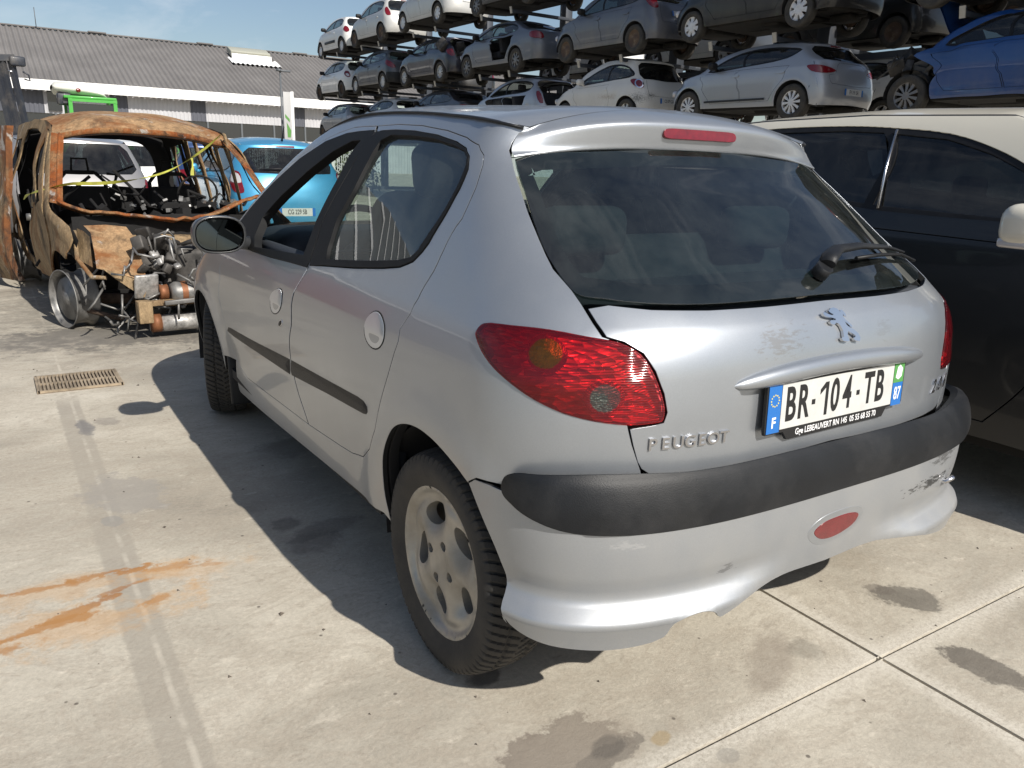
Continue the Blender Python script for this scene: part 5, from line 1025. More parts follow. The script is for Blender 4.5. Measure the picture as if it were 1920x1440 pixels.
def van():
    TH=rad(4.5); RZ=math.pi+TH; fx,fy=.80,2.51; RX=-1.2-(fx*math.cos(RZ)-fy*math.sin(RZ)); RY=4.95-(fx*math.sin(RZ)+fy*math.cos(RZ))
    root=empty('burnt_van',(RX,RY,-.02),RZ,'burnt-out rusty small van shell without bonnet, glass or tyres','van')
    dn=dent(.022,6,3); push=lambda P,V,N:P+N*dn(P)[:,None]
    roofe=VS.side([(-.30,1.46),(0.,1.50),(.6,1.515),(1.1,1.505)])+[(3.62,1.46),(3.68,1.38),(3.70,1.2),(3.71,1.0),(3.70,.90)]
    arc=lambda y,a0,a1,n=14: VS.side([(y+.36*math.cos(a),.22+.36*math.sin(a)) for a in np.linspace(rad(a0),rad(a1),n)])
    A=arc(2.51,62,187); B=arc(0,-6,186)
    outl=[(.9,1.44)]+roofe+VS.side([(2.50,.80),(2.72,.76),(2.80,.68),(2.70,.58)])+[(q,z) for q,z in A if z>.19]+[(q,z) for q,z in B if z>.19]+[(.88,.24),(.86,.9)]
    door=VS.side([(2.08,.30),(2.12,.55),(2.16,.80),(2.14,.90),(1.95,1.08),(1.68,1.30),(1.50,1.415),(1.30,1.44),(1.16,1.40),(1.10,1.15),(1.06,.9),(1.03,.6),(1.06,.34),(1.15,.24),(1.95,.24)])
    win=VS.side([(2.02,.90),(1.86,1.05),(1.64,1.26),(1.48,1.35),(1.32,1.36),(1.24,1.28),(1.20,1.05),(1.24,.92),(1.38,.86),(1.75,.84)])
    slide=VS.side([(.96,.30),(.98,.9),(1.03,1.40),(.80,1.44),(.30,1.43),(.18,1.30),(.16,.8),(.30,.6),(.42,.34)])
    qwin=VS.side([(.05,.95),(.05,1.36),(-.25,1.34),(-.34,1.2),(-.34,.95)])
    for mir in (True,False):   # mir=True is the side facing the camera
        rightside=mir
        holes=[door,slide,qwin]
        sp=panel('side_panel',M['rust'],root,VS,outl,holes,h=.05,lip=.010,bev=.0005,mir=mir,push=push)
        panel('inner_panel',M['char'],root,VS,outl,holes,h=.09,off=-.05,lip=0,mir=mir,push=push)
        if rightside:
            d=panel('front_door',M['rust'],root,VS,door,[win],h=.04,gap=.012,off=.012,lip=.010,bev=.0005,mir=mir,push=push)
            panel('inner_panel',M['char'],d,VS,door,[win],h=.08,gap=.03,off=-.035,lip=0,mir=mir)
            c=[VS.qy(1.16,.70)+.02*math.cos(t) for t in (0,)]; 
            mb=MB(); p=VS.P(-VS.qy(1.18,.72),.72); mb.lathe([(0,.03),(.03,.028),(.03,.0001)],12,c=(p[0],p[1],p[2])); mb.build('door_lock',M['ashmetal'],d)
        else:
            # what is left of the far door: bent strips hanging in the opening
            mb=MB()
            for y,dx,w in ((1.25,.0,.05),(1.42,-.05,.035),(1.62,.02,.04),(.62,-.02,.06),(.42,.03,.05)):
                mb.tube([(-.63+dx*.3,y+.10,1.45),(-.72+dx,y+.03,1.15),(-.79+dx,y,.85),(-.80,y-.05,.45)],[w,w*1.1,w*.9,w*.6],6,flat=.25)
            mb.build('door_frame',M['rust'],root)
    # roof
    L=polyline(shellpts(VS,[(.9,1.44)]+roofe[:6]),30); C=L.copy(); C[:,0]=0; t=np.linspace(0,1,30); C[:,2]+=.095*np.interp(t,[0,.1,.8,1],[.7,1,.95,.75]); C[:,1]+=np.interp(t,[0,.7,1],[0,.03,.10])
    G=loft(L,C,2.6,22); dr=dent(.020,5,11); G[...,2]+=dr(G.reshape(-1,3)).reshape(G.shape[:2])*np.interp(np.abs(np.linspace(-1,1,45)),[0,.8,1],[1,.8,0])[None,:]
    mb=MB(); mb.grid(G); mb.build('roof',M['rust2'],root); G2=G.copy(); G2[...,2]-=.05; mb=MB(); mb.grid(G2); mb.build('roof_inside',M['char'],root)
    mb=MB(); e=G[-1]; mb.grid(np.array([e,e+[0,.01,-.03],e+[0,-.02,-.05],e+[0,-.10,-.055]])); mb.build('roof_header',M['orange'],root)
    # pillar flanges and the sagging scuttle
    for s in (-1,1):
        Lp=polyline(shellpts(VS,[(3.68,1.40),(3.70,1.2),(3.71,1.0),(3.70,.90)]),10); Lp[:,0]=np.abs(Lp[:,0])*s
        W=np.array([(-s*.05,.06,-.01)]*10); mb=MB(); mb.grid(np.array([Lp+[s*.01,-.02,0],Lp+[s*.004,.02,0],Lp+W*.8,Lp+W*1.3+[0,.02,-.01]])); mb.tube([tuple(p) for p in Lp+W*.9],.014,8); mb.build('pillar_flange',M['orange'],root)
    cw=smoothline([(.80,2.32,.92),(.70,2.40,.86),(.45,2.46,.835),(.05,2.53,.79),(-.25,2.50,.825),(-.55,2.42,.93),(-.78,2.32,.98)],30); cw[:,2]+=np.random.default_rng(4).normal(size=30)*.004
    mb=MB(); mb.tube([tuple(p) for p in cw],.020,8,flat=.6); G=np.array([[tuple(p+np.array([0,-.02,0])),tuple(p+np.array([0,-.10,-.03])),tuple(p+np.array([0,-.20,-.015]))] for p in cw]); mb.grid(G); mb.build('scuttle',M['orange'],root)
    mb=MB(); mb.grid(np.array([[(x,2.40+.03*math.sin(9*x),.82-.02*abs(x)),(x,2.44+.02*math.sin(5*x),.62),(x,2.38,.35),(x,2.3,.18)] for x in np.linspace(-.74,.74,24)])); mb.build('bulkhead',M['char'],root)
    mb=MB(); mb.grid(np.array([[(x,2.44,.665+.01*math.sin(7*x)),(x,2.56+.02*math.sin(4*x),.64+.015*math.sin(11*x)),(x,2.58,.60)] for x in np.linspace(-.70,.45,22)])); mb.build('bulkhead_shelf',M['rust'],root)
    # inner wing and rail in front of the door
    ap=np.array([[(.66-.02*j,2.60+.13*i,.73-.02*i-.055*j+.012*math.sin(3*i+j)) for j in range(8)] for i in range(3)])
    mb=MB(); mb.grid(np.array([[(.70,2.62,.76),(.56,2.64,.765),(.43,2.66,.75)],[(.68,2.74,.72),(.56,2.76,.70),(.42,2.80,.70)],[(.70,2.92,.60),(.57,2.95,.57),(.42,3.0,.545)],[(.72,3.05,.51),(.58,3.10,.47),(.43,3.16,.41)]],float)); mb.build('inner_wing',M['rust2'],root)
    mb=MB(); mb.add([(.69,3.06,.51),(.56,3.11,.46),(.43,3.17,.40),(.46,3.17,.31),(.55,3.12,.38),(.62,3.08,.44)],[(0,1,4,5),(1,2,3,4)],0,False); mb.build('wing_bracket',M['rust'],root)
    mb=MB(); mb.grid(np.array([[(.74,2.60,.74),(.72,2.72,.73),(.70,2.80,.70)],[(.78,2.66,.52),(.75,2.80,.52),(.72,2.92,.50)]],float)); mb.tube([(.76,2.62,.72),(.79,2.80,.55),(.74,2.98,.44),(.66,3.02,.44)],.016,6); mb.build('wing_strut',M['rust'],root)
    mb=MB(); mb.box((.44,3.16,.385),(.16,.03,.17),rot=(rad(-12),0,rad(8)),bev=.012); mb.build('engine_mount',M['whitealu'],root)
    mb=MB(); mb.box((.48,3.22,.22),(.09,.10,.15),bev=.006); mb.box((.30,3.22,.275),(.36,.06,.035),bev=.005); mb.box((-.15,3.24,.29),(1.0,.05,.035),rot=(0,rad(2),0)); mb.build('front_crossmember',M['rust'],root)
    mb=MB(); mb.box((-.10,3.28,.300),(.92,.03,.03),rot=(0,rad(2.5),0),bev=.004); mb.build('cross_bar',M['ashmetal'],root)
    # engine and its pieces
    rr=random.Random(5); mb=MB(); mb.box((-.15,2.85,.46),(.75,.42,.34),bev=.05,rot=(0,0,.05))
    for k in range(130): mb.box((rr.uniform(-.78,.45),rr.uniform(2.62,3.12),rr.uniform(.16,.70)),[rr.uniform(.015,.14) for _ in range(3)],rot=[rr.uniform(0,3) for _ in range(3)],bev=.012)
    en=mb.build('engine',M['enginemix'],root)
    mb=MB()
    for k in range(70): mb.box((rr.uniform(-.7,.36),rr.uniform(2.94,3.17),rr.uniform(.10,.62)),[rr.uniform(.012,.065) for _ in range(3)],rot=[rr.uniform(0,3) for _ in range(3)],bev=.012)
    for k in range(7): mb.tube([(-.22+.03*k,3.1,.55-.02*k),(-.20+.03*k,3.16,.50-.02*k)],.03,10)
    tagthing(mb.build('melted_casting',M['whitealu'],en),kind='stuff')
    mb=MB(); mb.lathe([(.02,.0001),(.02,.072),(.05,.078),(.16,.078),(.19,.06),(.19,.0001)],20,c=(.10,3.17,.33)); mb.build('alternator',M['ashmetal'],en)
    mb=MB(); mb.lathe([(0,.0001),(0,.055),(.03,.05),(.05,.055),(.05,.0001)],16,c=(.31,3.17,.34)); mb.lathe([(.085,.0792),(.125,.0792)],20,c=(.10,3.17,.33)); mb.build('pulley',M['copper'],en)
    mb=MB(); mb.lathe([(-.02,.0001),(0,.06),(.28,.06),(.30,.0001)],16,c=(.08,3.16,.12)); mb.build('compressor',M['whitealu'],en); mb=MB(); mb.lathe([(0,.0001),(0,.065),(.06,.065),(.06,.0001)],16,c=(.37,3.16,.125)); mb.build('compressor_pulley',M['copper'],en)
    mb=MB(); mb.lathe([(0,.0001),(0,.075),(.05,.075),(.05,.0001)],18,c=(.18,2.95,.60)); mb.build('cam_pulley',M['ashmetal'],en)
    mb=MB()
    for k in range(90):
        p=Vector((rr.uniform(-.7,.72),rr.uniform(2.75,3.24),rr.uniform(.08,.70))); q=p+Vector((rr.uniform(-.2,.2),rr.uniform(-.05,.12),rr.uniform(-.22,.12))); mb.tube([p,(p+q)/2+Vector((rr.uniform(-.06,.06),.03,rr.uniform(-.06,.06))),q],.008,6)
    mb.tube([(.33,3.02,.60),(.33,3.04,.70),(.27,3.05,.715),(.21,3.05,.70),(.20,3.06,.58)],.009,6); mb.tube([(.41,3.0,.58),(.41,3.02,.69),(.37,3.02,.71),(.35,3.02,.60)],.008,6); tagthing(mb.build('hoses_and_wires',M['ashmetal'],en),kind='stuff')
    # wheels: bare rims, tyres burnt away
    for s,y,st in ((1,2.51,rad(16)),(-1,2.51,rad(16)),(1,0,0),(-1,0,0)):
        mb=MB(); mb.lathe([(-.085,.205),(-.088,.212),(-.080,.212),(-.068,.196),(-.04,.186),(.03,.186),(.055,.196),(.075,.212),(.085,.212),(.085,.2),(.06,.17),(-.02,.165),(-.055,.15),(-.06,.05),(-.07,.045),(-.07,.0001)],36); w=mb.build('wheel',M['ashmetal'],root,(s*.79,y,.232),(0,0,(0 if s<0 else math.pi)+st))
        mb=MB(); mb.lathe([(.0,.0001),(.0,.12),(.03,.12),(.03,.0001)],20); mb.build('brake_disc',M['copper'],w)
    mb=MB(); mb.tube([(.70,2.51,.22),(.3,2.55,.2)],.04,8); mb.tube([(.62,2.55,.62),(.72,2.5,.28)],.035,8); mb.tube([(.74,2.66,.16),(.55,2.75,.10),(.35,2.8,.12)],.018,6); mb.build('suspension',M['rustdisc'],root)
    # inside: floor, seat frames, burnt dashboard
    mb=MB(); mb.box((0,.95,.22),(1.55,2.9,.06)); mb.box((0,1.0,.40),(.25,1.4,.3),bev=.05); mb.build('floor',M['char'],root)
    mb=MB(); mb.grid(np.array([[(x,1.98+.04*math.sin(8*x),.82+.03*math.sin(13*x)),(x,1.80,.76+.04*math.sin(9*x)),(x,1.72,.55),(x,1.85,.4)] for x in np.linspace(-.74,.74,26)])); 
    for k in range(26): mb.box((rr.uniform(-.7,.7),rr.uniform(1.6,2.2),rr.uniform(.6,.86)),[rr.uniform(.03,.16) for _ in range(3)],rot=[rr.uniform(0,3) for _ in range(3)])
    mb.build('dashboard',M['char'],root)
    for x in (.38,-.38):
        mb=MB()
        for dx in (-.2,.2): mb.tube([(x+dx,1.3,.35),(x+dx,.95,.45),(x+dx*.95,.82,1.0),(x+dx*.6,.78,1.08)],.018,8)
        mb.tube([(x-.12,.78,1.08),(x+.12,.78,1.08)],.018,8); mb.tube([(x-.07,.78,1.08),(x-.06,.78,1.20),(x+.06,.78,1.20),(x+.07,.78,1.08)],.010,8)
        for k in range(5): mb.tube([(x-.2,.92-.02*k,.5+.1*k),(x+.2,.92-.02*k,.5+.1*k)],.006,6)
        mb.box((x,1.1,.42),(.42,.42,.06),bev=.02); mb.box((x,.86,.72),(.40,.05,.50),rot=(rad(-10),0,0),bev=.02); mb.build('seat_frame',M['char'],root)
    mb=MB(); mb.box((0,.12,.62),(1.40,.06,.60)); mb.build('rear_bench',M['char'],root)
    mb=MB(); mb.tube([(-.42,2.0,.7),(-.42,1.55,.92)],.022,8); mb.tube([(-.42+.17*math.cos(a),1.53+.05*math.sin(a),.93+.16*math.sin(a)) for a in np.linspace(0,6.283,22)],.010,6,cap=False); mb.build('steering_wheel',M['char'],root)
    for k,(x,y,z) in enumerate(((-.52,1.62,.90),(-.35,1.75,.88),(-.62,1.25,1.0))):
        pass
    mb=MB()
    for k in range(60):
        p=Vector((rr.uniform(-.72,.72),rr.uniform(.2,2.2),rr.uniform(.35,.95))); q=p+Vector((rr.uniform(-.25,.25),rr.uniform(-.25,.25),rr.uniform(-.25,.3))); mb.tube([p,(p+q)/2+Vector((rr.uniform(-.08,.08),0,rr.uniform(-.08,.08))),q],rr.uniform(.006,.016),5)
    tagthing(mb.build('burnt_wiring',M['char'],root),kind='stuff')
    mb=MB()
    for k in range(40): mb.box((rr.uniform(-.65,.3),rr.uniform(1.5,2.3),rr.uniform(.76,.92)),[rr.uniform(.008,.045) for _ in range(3)],rot=[rr.uniform(0,3) for _ in range(3)])
    tagthing(mb.build('ash_pieces',M['ashmetal'],root),kind='stuff')
    # rear frame: gate opening with a charred surround
    G=[]; 
    for t in np.linspace(0,1,24):
        a=math.pi*(1.0-t); x=.66*np.sign(math.cos(a))*abs(math.cos(a))**.35; z=.55+.93*abs(math.sin(a))**.4 if True else 0; G.append([(x*1.12,-.42,z+.05),(x*.86,-.40,z-.09)])
    mb=MB(); mb.grid(np.array(G)); mb.box((0,-.42,.52),(1.5,.06,.62)); mb.build('rear_frame',M['char'],root)
    # sliding door, slid out and hanging from the side
    P=np.array([[(.865+.05*t+.16*s*(1-z_)**1.2+.02*math.sin(7*z_)+.05*math.sin(3*s),.55-.75*s,.10+1.36*z_) for z_,t in zip(np.linspace(0,1,12),[0,.7,1,1,1,.9,.7,.4,.1,-.3,-.8,-1.5])] for s in np.linspace(0,1,9)]); P[...,0]+=.07
    mb=MB(); mb.grid(P); P2=P.copy(); P2[...,0]-=.05; mb.grid(P2,flip=True); mb.grid(np.array([P[0],P2[0]])); mb.build('sliding_door',M['rust3'],root)
    # yellow tape
    pts=smoothline([(-.63,1.62,1.445),(-.40,1.80,1.30),(-.05,2.02,1.13),(.22,2.12,1.065),(.50,2.20,1.035),(.70,2.22,1.03),(.83,2.10,.99),(.90,1.60,.92),(.88,1.1,.86)],46)
    mb=MB(); G=[]
    for k,p in enumerate(pts): a=.4+.9*math.sin(k*.35); G.append([p+np.array([0,.012*math.cos(a),.012*math.sin(a)]),p-np.array([0,.012*math.cos(a),.012*math.sin(a)])])
    G=np.array(G); G=np.stack([G[...,0]*math.cos(RZ)-G[...,1]*math.sin(RZ)+RX,G[...,0]*math.sin(RZ)+G[...,1]*math.cos(RZ)+RY,G[...,2]-.02],-1); base=G[0,0]; G=G-base; mb.grid(G); d=np.array([0,.003,.002]); mb.grid(G+d,flip=True)
    e=np.array([[(G[8,0]+np.array([0,0,-.14*t])+np.array([.01*math.sin(5*t),0,0])),(G[8,0]+np.array([.02,0,-.14*t]))] for t in np.linspace(0,1,5)]); mb.grid(e)
    t=mb.build('barrier_tape',M['tape'],None,tuple(base)); tagthing(t,'thin yellow barrier tape strung across the burnt van windscreen opening','tape')
van()
# ------------------------------------------------------------------ parked cars, buildings, ground
M['cream']=pbr('cream roof paint',(.66,.62,.52),.3,coat=.7,dirt=.15,dirtcol=(.4,.37,.3),dscale=2)
navy=paint('black navy',(.003,.005,.008),.0,.4,.30,.10,(.03,.03,.03)); sky=paint('light blue',(.05,.30,.52),.35,.33,.7,.3); wsil=paint('pale grey',(.30,.295,.30),.4,.35,.6,.3)
make_car('two_tone_car','black car with cream roof and cream mirror, parked beside the silver hatchback','car',None,(2.40,1.72,.0),math.pi,navy,two_tone=True,roofmat=M['cream'],h=.05,wb=2.46,ro=.70,fo=.78,H=1.60,hw=.865,zb=1.10,zs=.22,R=.315,doors=1,yh=1.72,yc=2.30,rs=.42,crown=.055,glass='darkglass',mirrors=False,
 dlo=[(2.12,1.11),(1.95,1.215),(1.76,1.325),(1.62,1.385),(1.41,1.445),(1.12,1.475),(.9,1.486),(.5,1.480),(.15,1.45),(-.05,1.38),(.0,1.26),(.3,1.19),(.8,1.155),(1.25,1.12)],cuts=[((1.20,1.0),(1.10,1.6))],
 dlo_split=9,plate=True,handles=True,
 extra=lambda r,sh,c:[(lambda mb:(mb.box((s*.985,1.94,1.115),(.22,.15,.15),bev=.055,seg=5),mb.tube([(s*.90,1.92,1.07),(s*.80,1.90,1.06)],.03,8),mb.build('door_mirror',M['cream'],r),MB().box((s*1.00,1.94,1.055),(.16,.13,.035),bev=.012).build('mirror_indicator',M['whitelens'],r)))(MB()) for s in (-1,1)]+[MB().tube([tuple(sh.P(-sh.qy(y,z),z)+np.array([.004,0,0])) for y,z in ((1.235,1.13),(1.20,1.3),(1.165,1.462))],.006,6).build('chrome_pillar_strip',M['satin'],r)])
make_car('blue_hatchback','sky-blue hatchback with white and red lamps, right behind the burnt van','car',None,(2.02,10.28,0),0.0,sky,h=.06,wb=2.4,ro=.60,fo=.7,H=1.52,hw=.85,zb=.98,R=.30,rs=.44,rim='spoke7',lamp=[(.66,.76),(.80,.76),(.93,.92),(.90,1.03),(.74,1.03),(.68,.90)],lampin=[(.69,.89),(.88,.91),(.88,1.00),(.75,1.0)],plate_text='CG 229 SB',plate_z=.50,bumper=(.55,sky),mircol=True,
 extra=lambda r,sh,c:[MB().tube([(0,-.02,1.47),(0,-.04,1.50),(0,-.16,1.66)],[.02,.012,.004],6).build('roof_aerial',M['black'],r),(lambda mb:(mb.tube([tuple(sh.P(q,z)+sh.N(q,z)*.02) for q,z in ((0.,1.06),(.2,1.07),(.45,1.06))],[.014,.012,.006],6),mb.build('wiper',M['black'],r)))(MB())])
make_car('pale_hatchback','pale grey hatchback with dark rear window seen through the burnt van windscreen opening','car',None,(-.68,10.15,0),0.,wsil,h=.07,wb=2.5,ro=.62,H=1.47,hw=.86,zb=.93,rs=.40,R=.30,rim='spoke5',lamp=[(.72,.72),(.86,.72),(.92,.88),(.80,.90)],rg=[(.62,.97),(.735,1.03),(.735,1.25),(.66,1.325),(.3,1.335),(0,1.335)])
make_car('white_car','white car with tall red lamp, left of the sky-blue hatchback behind the van','car',None,(.42,14.6,0),0.,white,h=.08,wb=2.55,ro=.65,H=1.5,hw=.84,lamp=[(.62,.76),(.76,.74),(.88,1.02),(.78,1.12),(.68,1.0)])
make_car('blue_car','dark blue car glimpsed through the far side openings of the burnt van','car',None,(2.35,15.8,0),0.,paint('mid blue',(.03,.07,.20),.3,.33,.7,.3),h=.1,H=1.52)
make_car('black_car','dark car at the left edge, half hidden behind the burnt van door','car',None,(-2.42,9.0,0),0.,dark,h=.09,H=1.48,rim='spoke5')
# ------------------------------------------------------------------ ground
def ground():
    m,nt,o=nodes('worn yard concrete'); b=mk(nt,'ShaderNodeBsdfPrincipled'); nt.links.new(b.outputs[0],o.inputs[0]); b.inputs['Specular IOR Level'].default_value=.3
    P=mk(nt,'ShaderNodeTexCoord').outputs['Object']
    mp=mk(nt,'ShaderNodeMapping'); mp.inputs['Scale'].default_value=(.75,1.15,1); mp.inputs['Rotation'].default_value=(0,0,rad(8)); nt.links.new(P,mp.inputs[0]); V=mp.outputs[0]
    n1=noise(nt,1.1,10,.62,V,.4); c=ramp(nt,n1.outputs[0],[(.30,(.26,.232,.19)),(.44,(.385,.348,.285)),(.56,(.49,.447,.368)),(.72,(.575,.53,.445))]).outputs[0]
    n2=noise(nt,5.5,10,.72,V,.7); c=mixc(nt,ramp(nt,n2.outputs[0],[(.52,0.),(.72,.55)]).outputs[0],c,(.33,.285,.225))
    n3=noise(nt,14.,8,.7,V,.3); c=mixc(nt,ramp(nt,n3.outputs[0],[(.58,0.),(.70,.6)]).outputs[0],c,(.66,.60,.50))
    n5=noise(nt,3.4,12,.75,V,1.2); c=mixc(nt,ramp(nt,n5.outputs[0],[(.44,0.),(.5,.5),(.53,0.)]).outputs[0],c,(.38,.33,.265)); n6=noise(nt,30.,8,.72,V,.5); c=mixc(nt,ramp(nt,n6.outputs[0],[(.56,0.),(.68,.55)]).outputs[0],c,(.29,.25,.20))
    n4=noise(nt,75.,6,.8,P); c=mixc(nt,ramp(nt,n4.outputs[0],[(.3,.75),(.7,1.15)]).outputs[0],(0,0,0),c,'MIX') if False else mixc(nt,1.,c,ramp(nt,n4.outputs[0],[(.3,.80),(.7,1.12)]).outputs[0],'MULTIPLY')
    # dark specks
    v=mk(nt,'ShaderNodeTexVoronoi'); v.inputs['Scale'].default_value=9.; nt.links.new(P,v.inputs[0]); c=mixc(nt,ramp(nt,v.outputs[0],[(.035,.8),(.06,0.)]).outputs[0],c,(.10,.085,.07))
    sx=mk(nt,'ShaderNodeSeparateXYZ'); nt.links.new(P,sx.inputs[0]); X,Y=sx.outputs[0],sx.outputs[1]
    wn=noise(nt,15.,9,.66,P); w=mth(nt,'SUBTRACT',wn.outputs[0],.5); wn3=noise(nt,6.,6,.6,P); w3=mth(nt,'SUBTRACT',wn3.outputs[0],.5); wn2=noise(nt,40.,8,.7,P); w2=mth(nt,'SUBTRACT',wn2.outputs[0],.5)
    def sm(x,a,bb):
        n=mk(nt,'ShaderNodeMapRange',interpolation_type='SMOOTHSTEP'); n.inputs[1].default_value=a; n.inputs[2].default_value=bb; n.inputs[3].default_value=0; n.inputs[4].default_value=1; nt.links.new(x,n.inputs[0]); return n.outputs[0]
    def blob(cx,cy,rx,ry,rot=0.,rag=.5,soft=.12,col=(.14,.12,.10),amt=.8,inner=None):
        nonlocal c
        cr,sr=math.cos(rot),math.sin(rot); dx=mth(nt,'SUBTRACT',X,cx); dy=mth(nt,'SUBTRACT',Y,cy)
        u=mth(nt,'DIVIDE',mth(nt,'ADD',mth(nt,'MULTIPLY',dx,cr),mth(nt,'MULTIPLY',dy,sr)),rx); v_=mth(nt,'DIVIDE',mth(nt,'SUBTRACT',mth(nt,'MULTIPLY',dy,cr),mth(nt,'MULTIPLY',dx,sr)),ry)
        d=mth(nt,'SQRT',mth(nt,'ADD',mth(nt,'MULTIPLY',u,u),mth(nt,'MULTIPLY',v_,v_))); d=mth(nt,'ADD',d,mth(nt,'MULTIPLY',w,rag*1.7)); d=mth(nt,'ADD',d,mth(nt,'MULTIPLY',w3,rag*1.7)); d=mth(nt,'ADD',d,mth(nt,'MULTIPLY',w2,rag*.8))
        f=mth(nt,'SUBTRACT',1.,sm(d,1.-soft,1.+soft)); tex=ramp(nt,n2.outputs[0],[(.3,.7),(.7,1.)]).outputs[0]; f=mth(nt,'MULTIPLY',mth(nt,'MULTIPLY',f,tex),amt); c=mixc(nt,f,c,col)
    # joints' pale margins
    for ax,val in ((X,.262),(Y,-.585)):
        d=mth(nt,'ABSOLUTE',mth(nt,'ADD',mth(nt,'SUBTRACT',ax,val),mth(nt,'MULTIPLY',w,.05))); f=mth(nt,'MULTIPLY',mth(nt,'SUBTRACT',1.,sm(d,.02,.075)),ramp(nt,n4.outputs[0],[(.35,.1),(.6,.75)]).outputs[0]); c=mixc(nt,f,c,(.62,.58,.50))
    # darker filled strip along the car park line
    d=mth(nt,'ABSOLUTE',mth(nt,'SUBTRACT',mth(nt,'ADD',X,mth(nt,'MULTIPLY',w,.03)),-1.415)); f=mth(nt,'MULTIPLY',mth(nt,'SUBTRACT',1.,sm(d,.045,.06)),mth(nt,'MULTIPLY',ramp(nt,n1.outputs[0],[(.36,.12),(.62,.75)]).outputs[0],mth(nt,'SUBTRACT',1.,sm(Y,2.8,3.1)))); c=mixc(nt,f,c,(.30,.27,.225))
    d=mth(nt,'ABSOLUTE',mth(nt,'SUBTRACT',mth(nt,'ADD',X,mth(nt,'MULTIPLY',w,.012)),-1.40)); c=mixc(nt,mth(nt,'MULTIPLY',mth(nt,'SUBTRACT',1.,sm(d,.002,.012)),ramp(nt,n2.outputs[0],[(.42,0.),(.6,.5)]).outputs[0]),c,(.60,.55,.46))
    blob(-.68,-.435,.16,.095,.15,.75,.09,(.19,.16,.13),.92); blob(-.64,-.50,.12,.03,.1,.9,.12,(.10,.09,.08),.85); blob(-.66,-.45,.17,.10,.2,.7,.35,(.30,.26,.21),.5)
    blob(-.60,-.475,.05,.03,.2,.6,.2,(.10,.09,.08),.7)
    blob(.63,-.44,.10,.065,-.9,.9,.15,(.11,.10,.085),.85); blob(.60,-.36,.05,.03,-.9,.8,.2,(.15,.13,.11),.7)
    blob(.475,-.76,.055,.12,.15,.8,.13,(.10,.088,.075),.88); blob(.0,-.43,.14,.05,.6,.9,.4,(.25,.21,.17),.6); blob(.12,-.45,.05,.04,.6,.9,.4,(.18,.16,.13),.6); blob(-.385,-.635,.028,.022,0,.4,.1,(.27,.25,.22),.6); blob(-.475,-.515,.03,.02,.3,.5,.2,(.33,.24,.12),.7)
    blob(-1.33,1.55,.12,.22,.2,.9,.15,(.30,.28,.25),.75); blob(-1.40,1.30,.035,.05,.2,.4,.1,(.26,.25,.23),.7); blob(-1.38,2.45,.035,.12,.1,.8,.25,(.12,.12,.13),.75); blob(-1.28,2.5,.05,.07,.4,.9,.3,(.20,.18,.16),.6)
    for k in range(9): blob(random.uniform(-.9,-.4),random.uniform(.4,2.4),random.uniform(.04,.16),random.uniform(.04,.14),random.uniform(0,3),1.,.3,(.13,.115,.10),random.uniform(.4,.8))
    blob(-.72,-.12,.05,.03,.3,1.,.3,(.05,.045,.04),.8)
    # rust run-off
    for cx,cy,rx,ry,rot,a,s in ((-1.66,.905,.16,.013,-.10,.9,.4),(-1.47,.912,.09,.014,.05,.95,.4),(-1.41,.895,.075,.020,.0,1.,.35),(-1.28,.86,.10,.013,-.15,.75,.5),(-1.19,.825,.05,.010,-.2,.5,.6),(-1.68,.66,.17,.018,.16,1.,.4),(-1.52,.735,.11,.018,.38,1.,.35),(-1.44,.79,.07,.014,.3,.8,.4),(-1.365,.675,.04,.020,.1,.85,.4),(-1.74,.60,.09,.03,.1,.85,.5)): blob(cx,cy,rx,ry,rot,2.4,s,(.30,.135,.045),a)
    for cx,cy,rx,ry,rot,a in ((-1.58,.875,.28,.06,-.03,.38),(-1.60,.64,.26,.09,.1,.45),(-1.24,.82,.16,.055,-.2,.35),(-1.35,.66,.09,.06,0,.25)): blob(cx,cy,rx,ry,rot,1.8,.6,(.52,.29,.11),a)
    # darker ground under and in front of the burnt van
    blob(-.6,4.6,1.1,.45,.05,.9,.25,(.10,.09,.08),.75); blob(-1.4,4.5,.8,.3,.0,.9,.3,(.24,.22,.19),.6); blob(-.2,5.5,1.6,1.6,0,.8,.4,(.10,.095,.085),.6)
    nt.links.new(c,b.inputs['Base Color']); b.inputs['Roughness'].default_value=.85
    bp=mk(nt,'ShaderNodeBump'); bp.inputs['Strength'].default_value=.35; bp.inputs['Distance'].default_value=.006; h=mth(nt,'ADD',n4.outputs[0],mth(nt,'MULTIPLY',n3.outputs[0],.8)); nt.links.new(h,bp.inputs['Height']); nt.links.new(bp.outputs[0],b.inputs['Normal'])
    # the sheet is split at the joint lines so that the joints are real grooves
    g=.006; xs=[-400,-4.74-g,-4.74+g,.262-g,.262+g,5.26-g,5.26+g,400]; ys=[-400,-5.585-g,-5.585+g,-.585-g,-.585+g,6.4-g,6.4+g,11.4-g,11.4+g,600]; mb=MB()
    for i in range(len(xs)-1):
        for j in range(len(ys)-1):
            z=-.014 if (i%2 or j%2) else 0.
            nx,ny=(60 if z<0 and abs(xs[i])<10 and not i%2 else 1),1
            mb.add([(xs[i],ys[j],z),(xs[i+1],ys[j],z),(xs[i+1],ys[j+1],z),(xs[i],ys[j+1],z)],[(0,1,2,3)],0,False)
    for i in range(1,len(xs)-1): mb.add([(xs[i],-400,0),(xs[i],600,0),(xs[i],600,-.014),(xs[i],-400,-.014)],[(0,1,2,3)],0,False)
    for j in range(1,len(ys)-1): mb.add([(-400,ys[j],0),(400,ys[j],0),(400,ys[j],-.014),(-400,ys[j],-.014)],[(0,1,2,3)],0,False)
    o=mb.build('ground',m); tagthing(o,kind='structure')
ground()
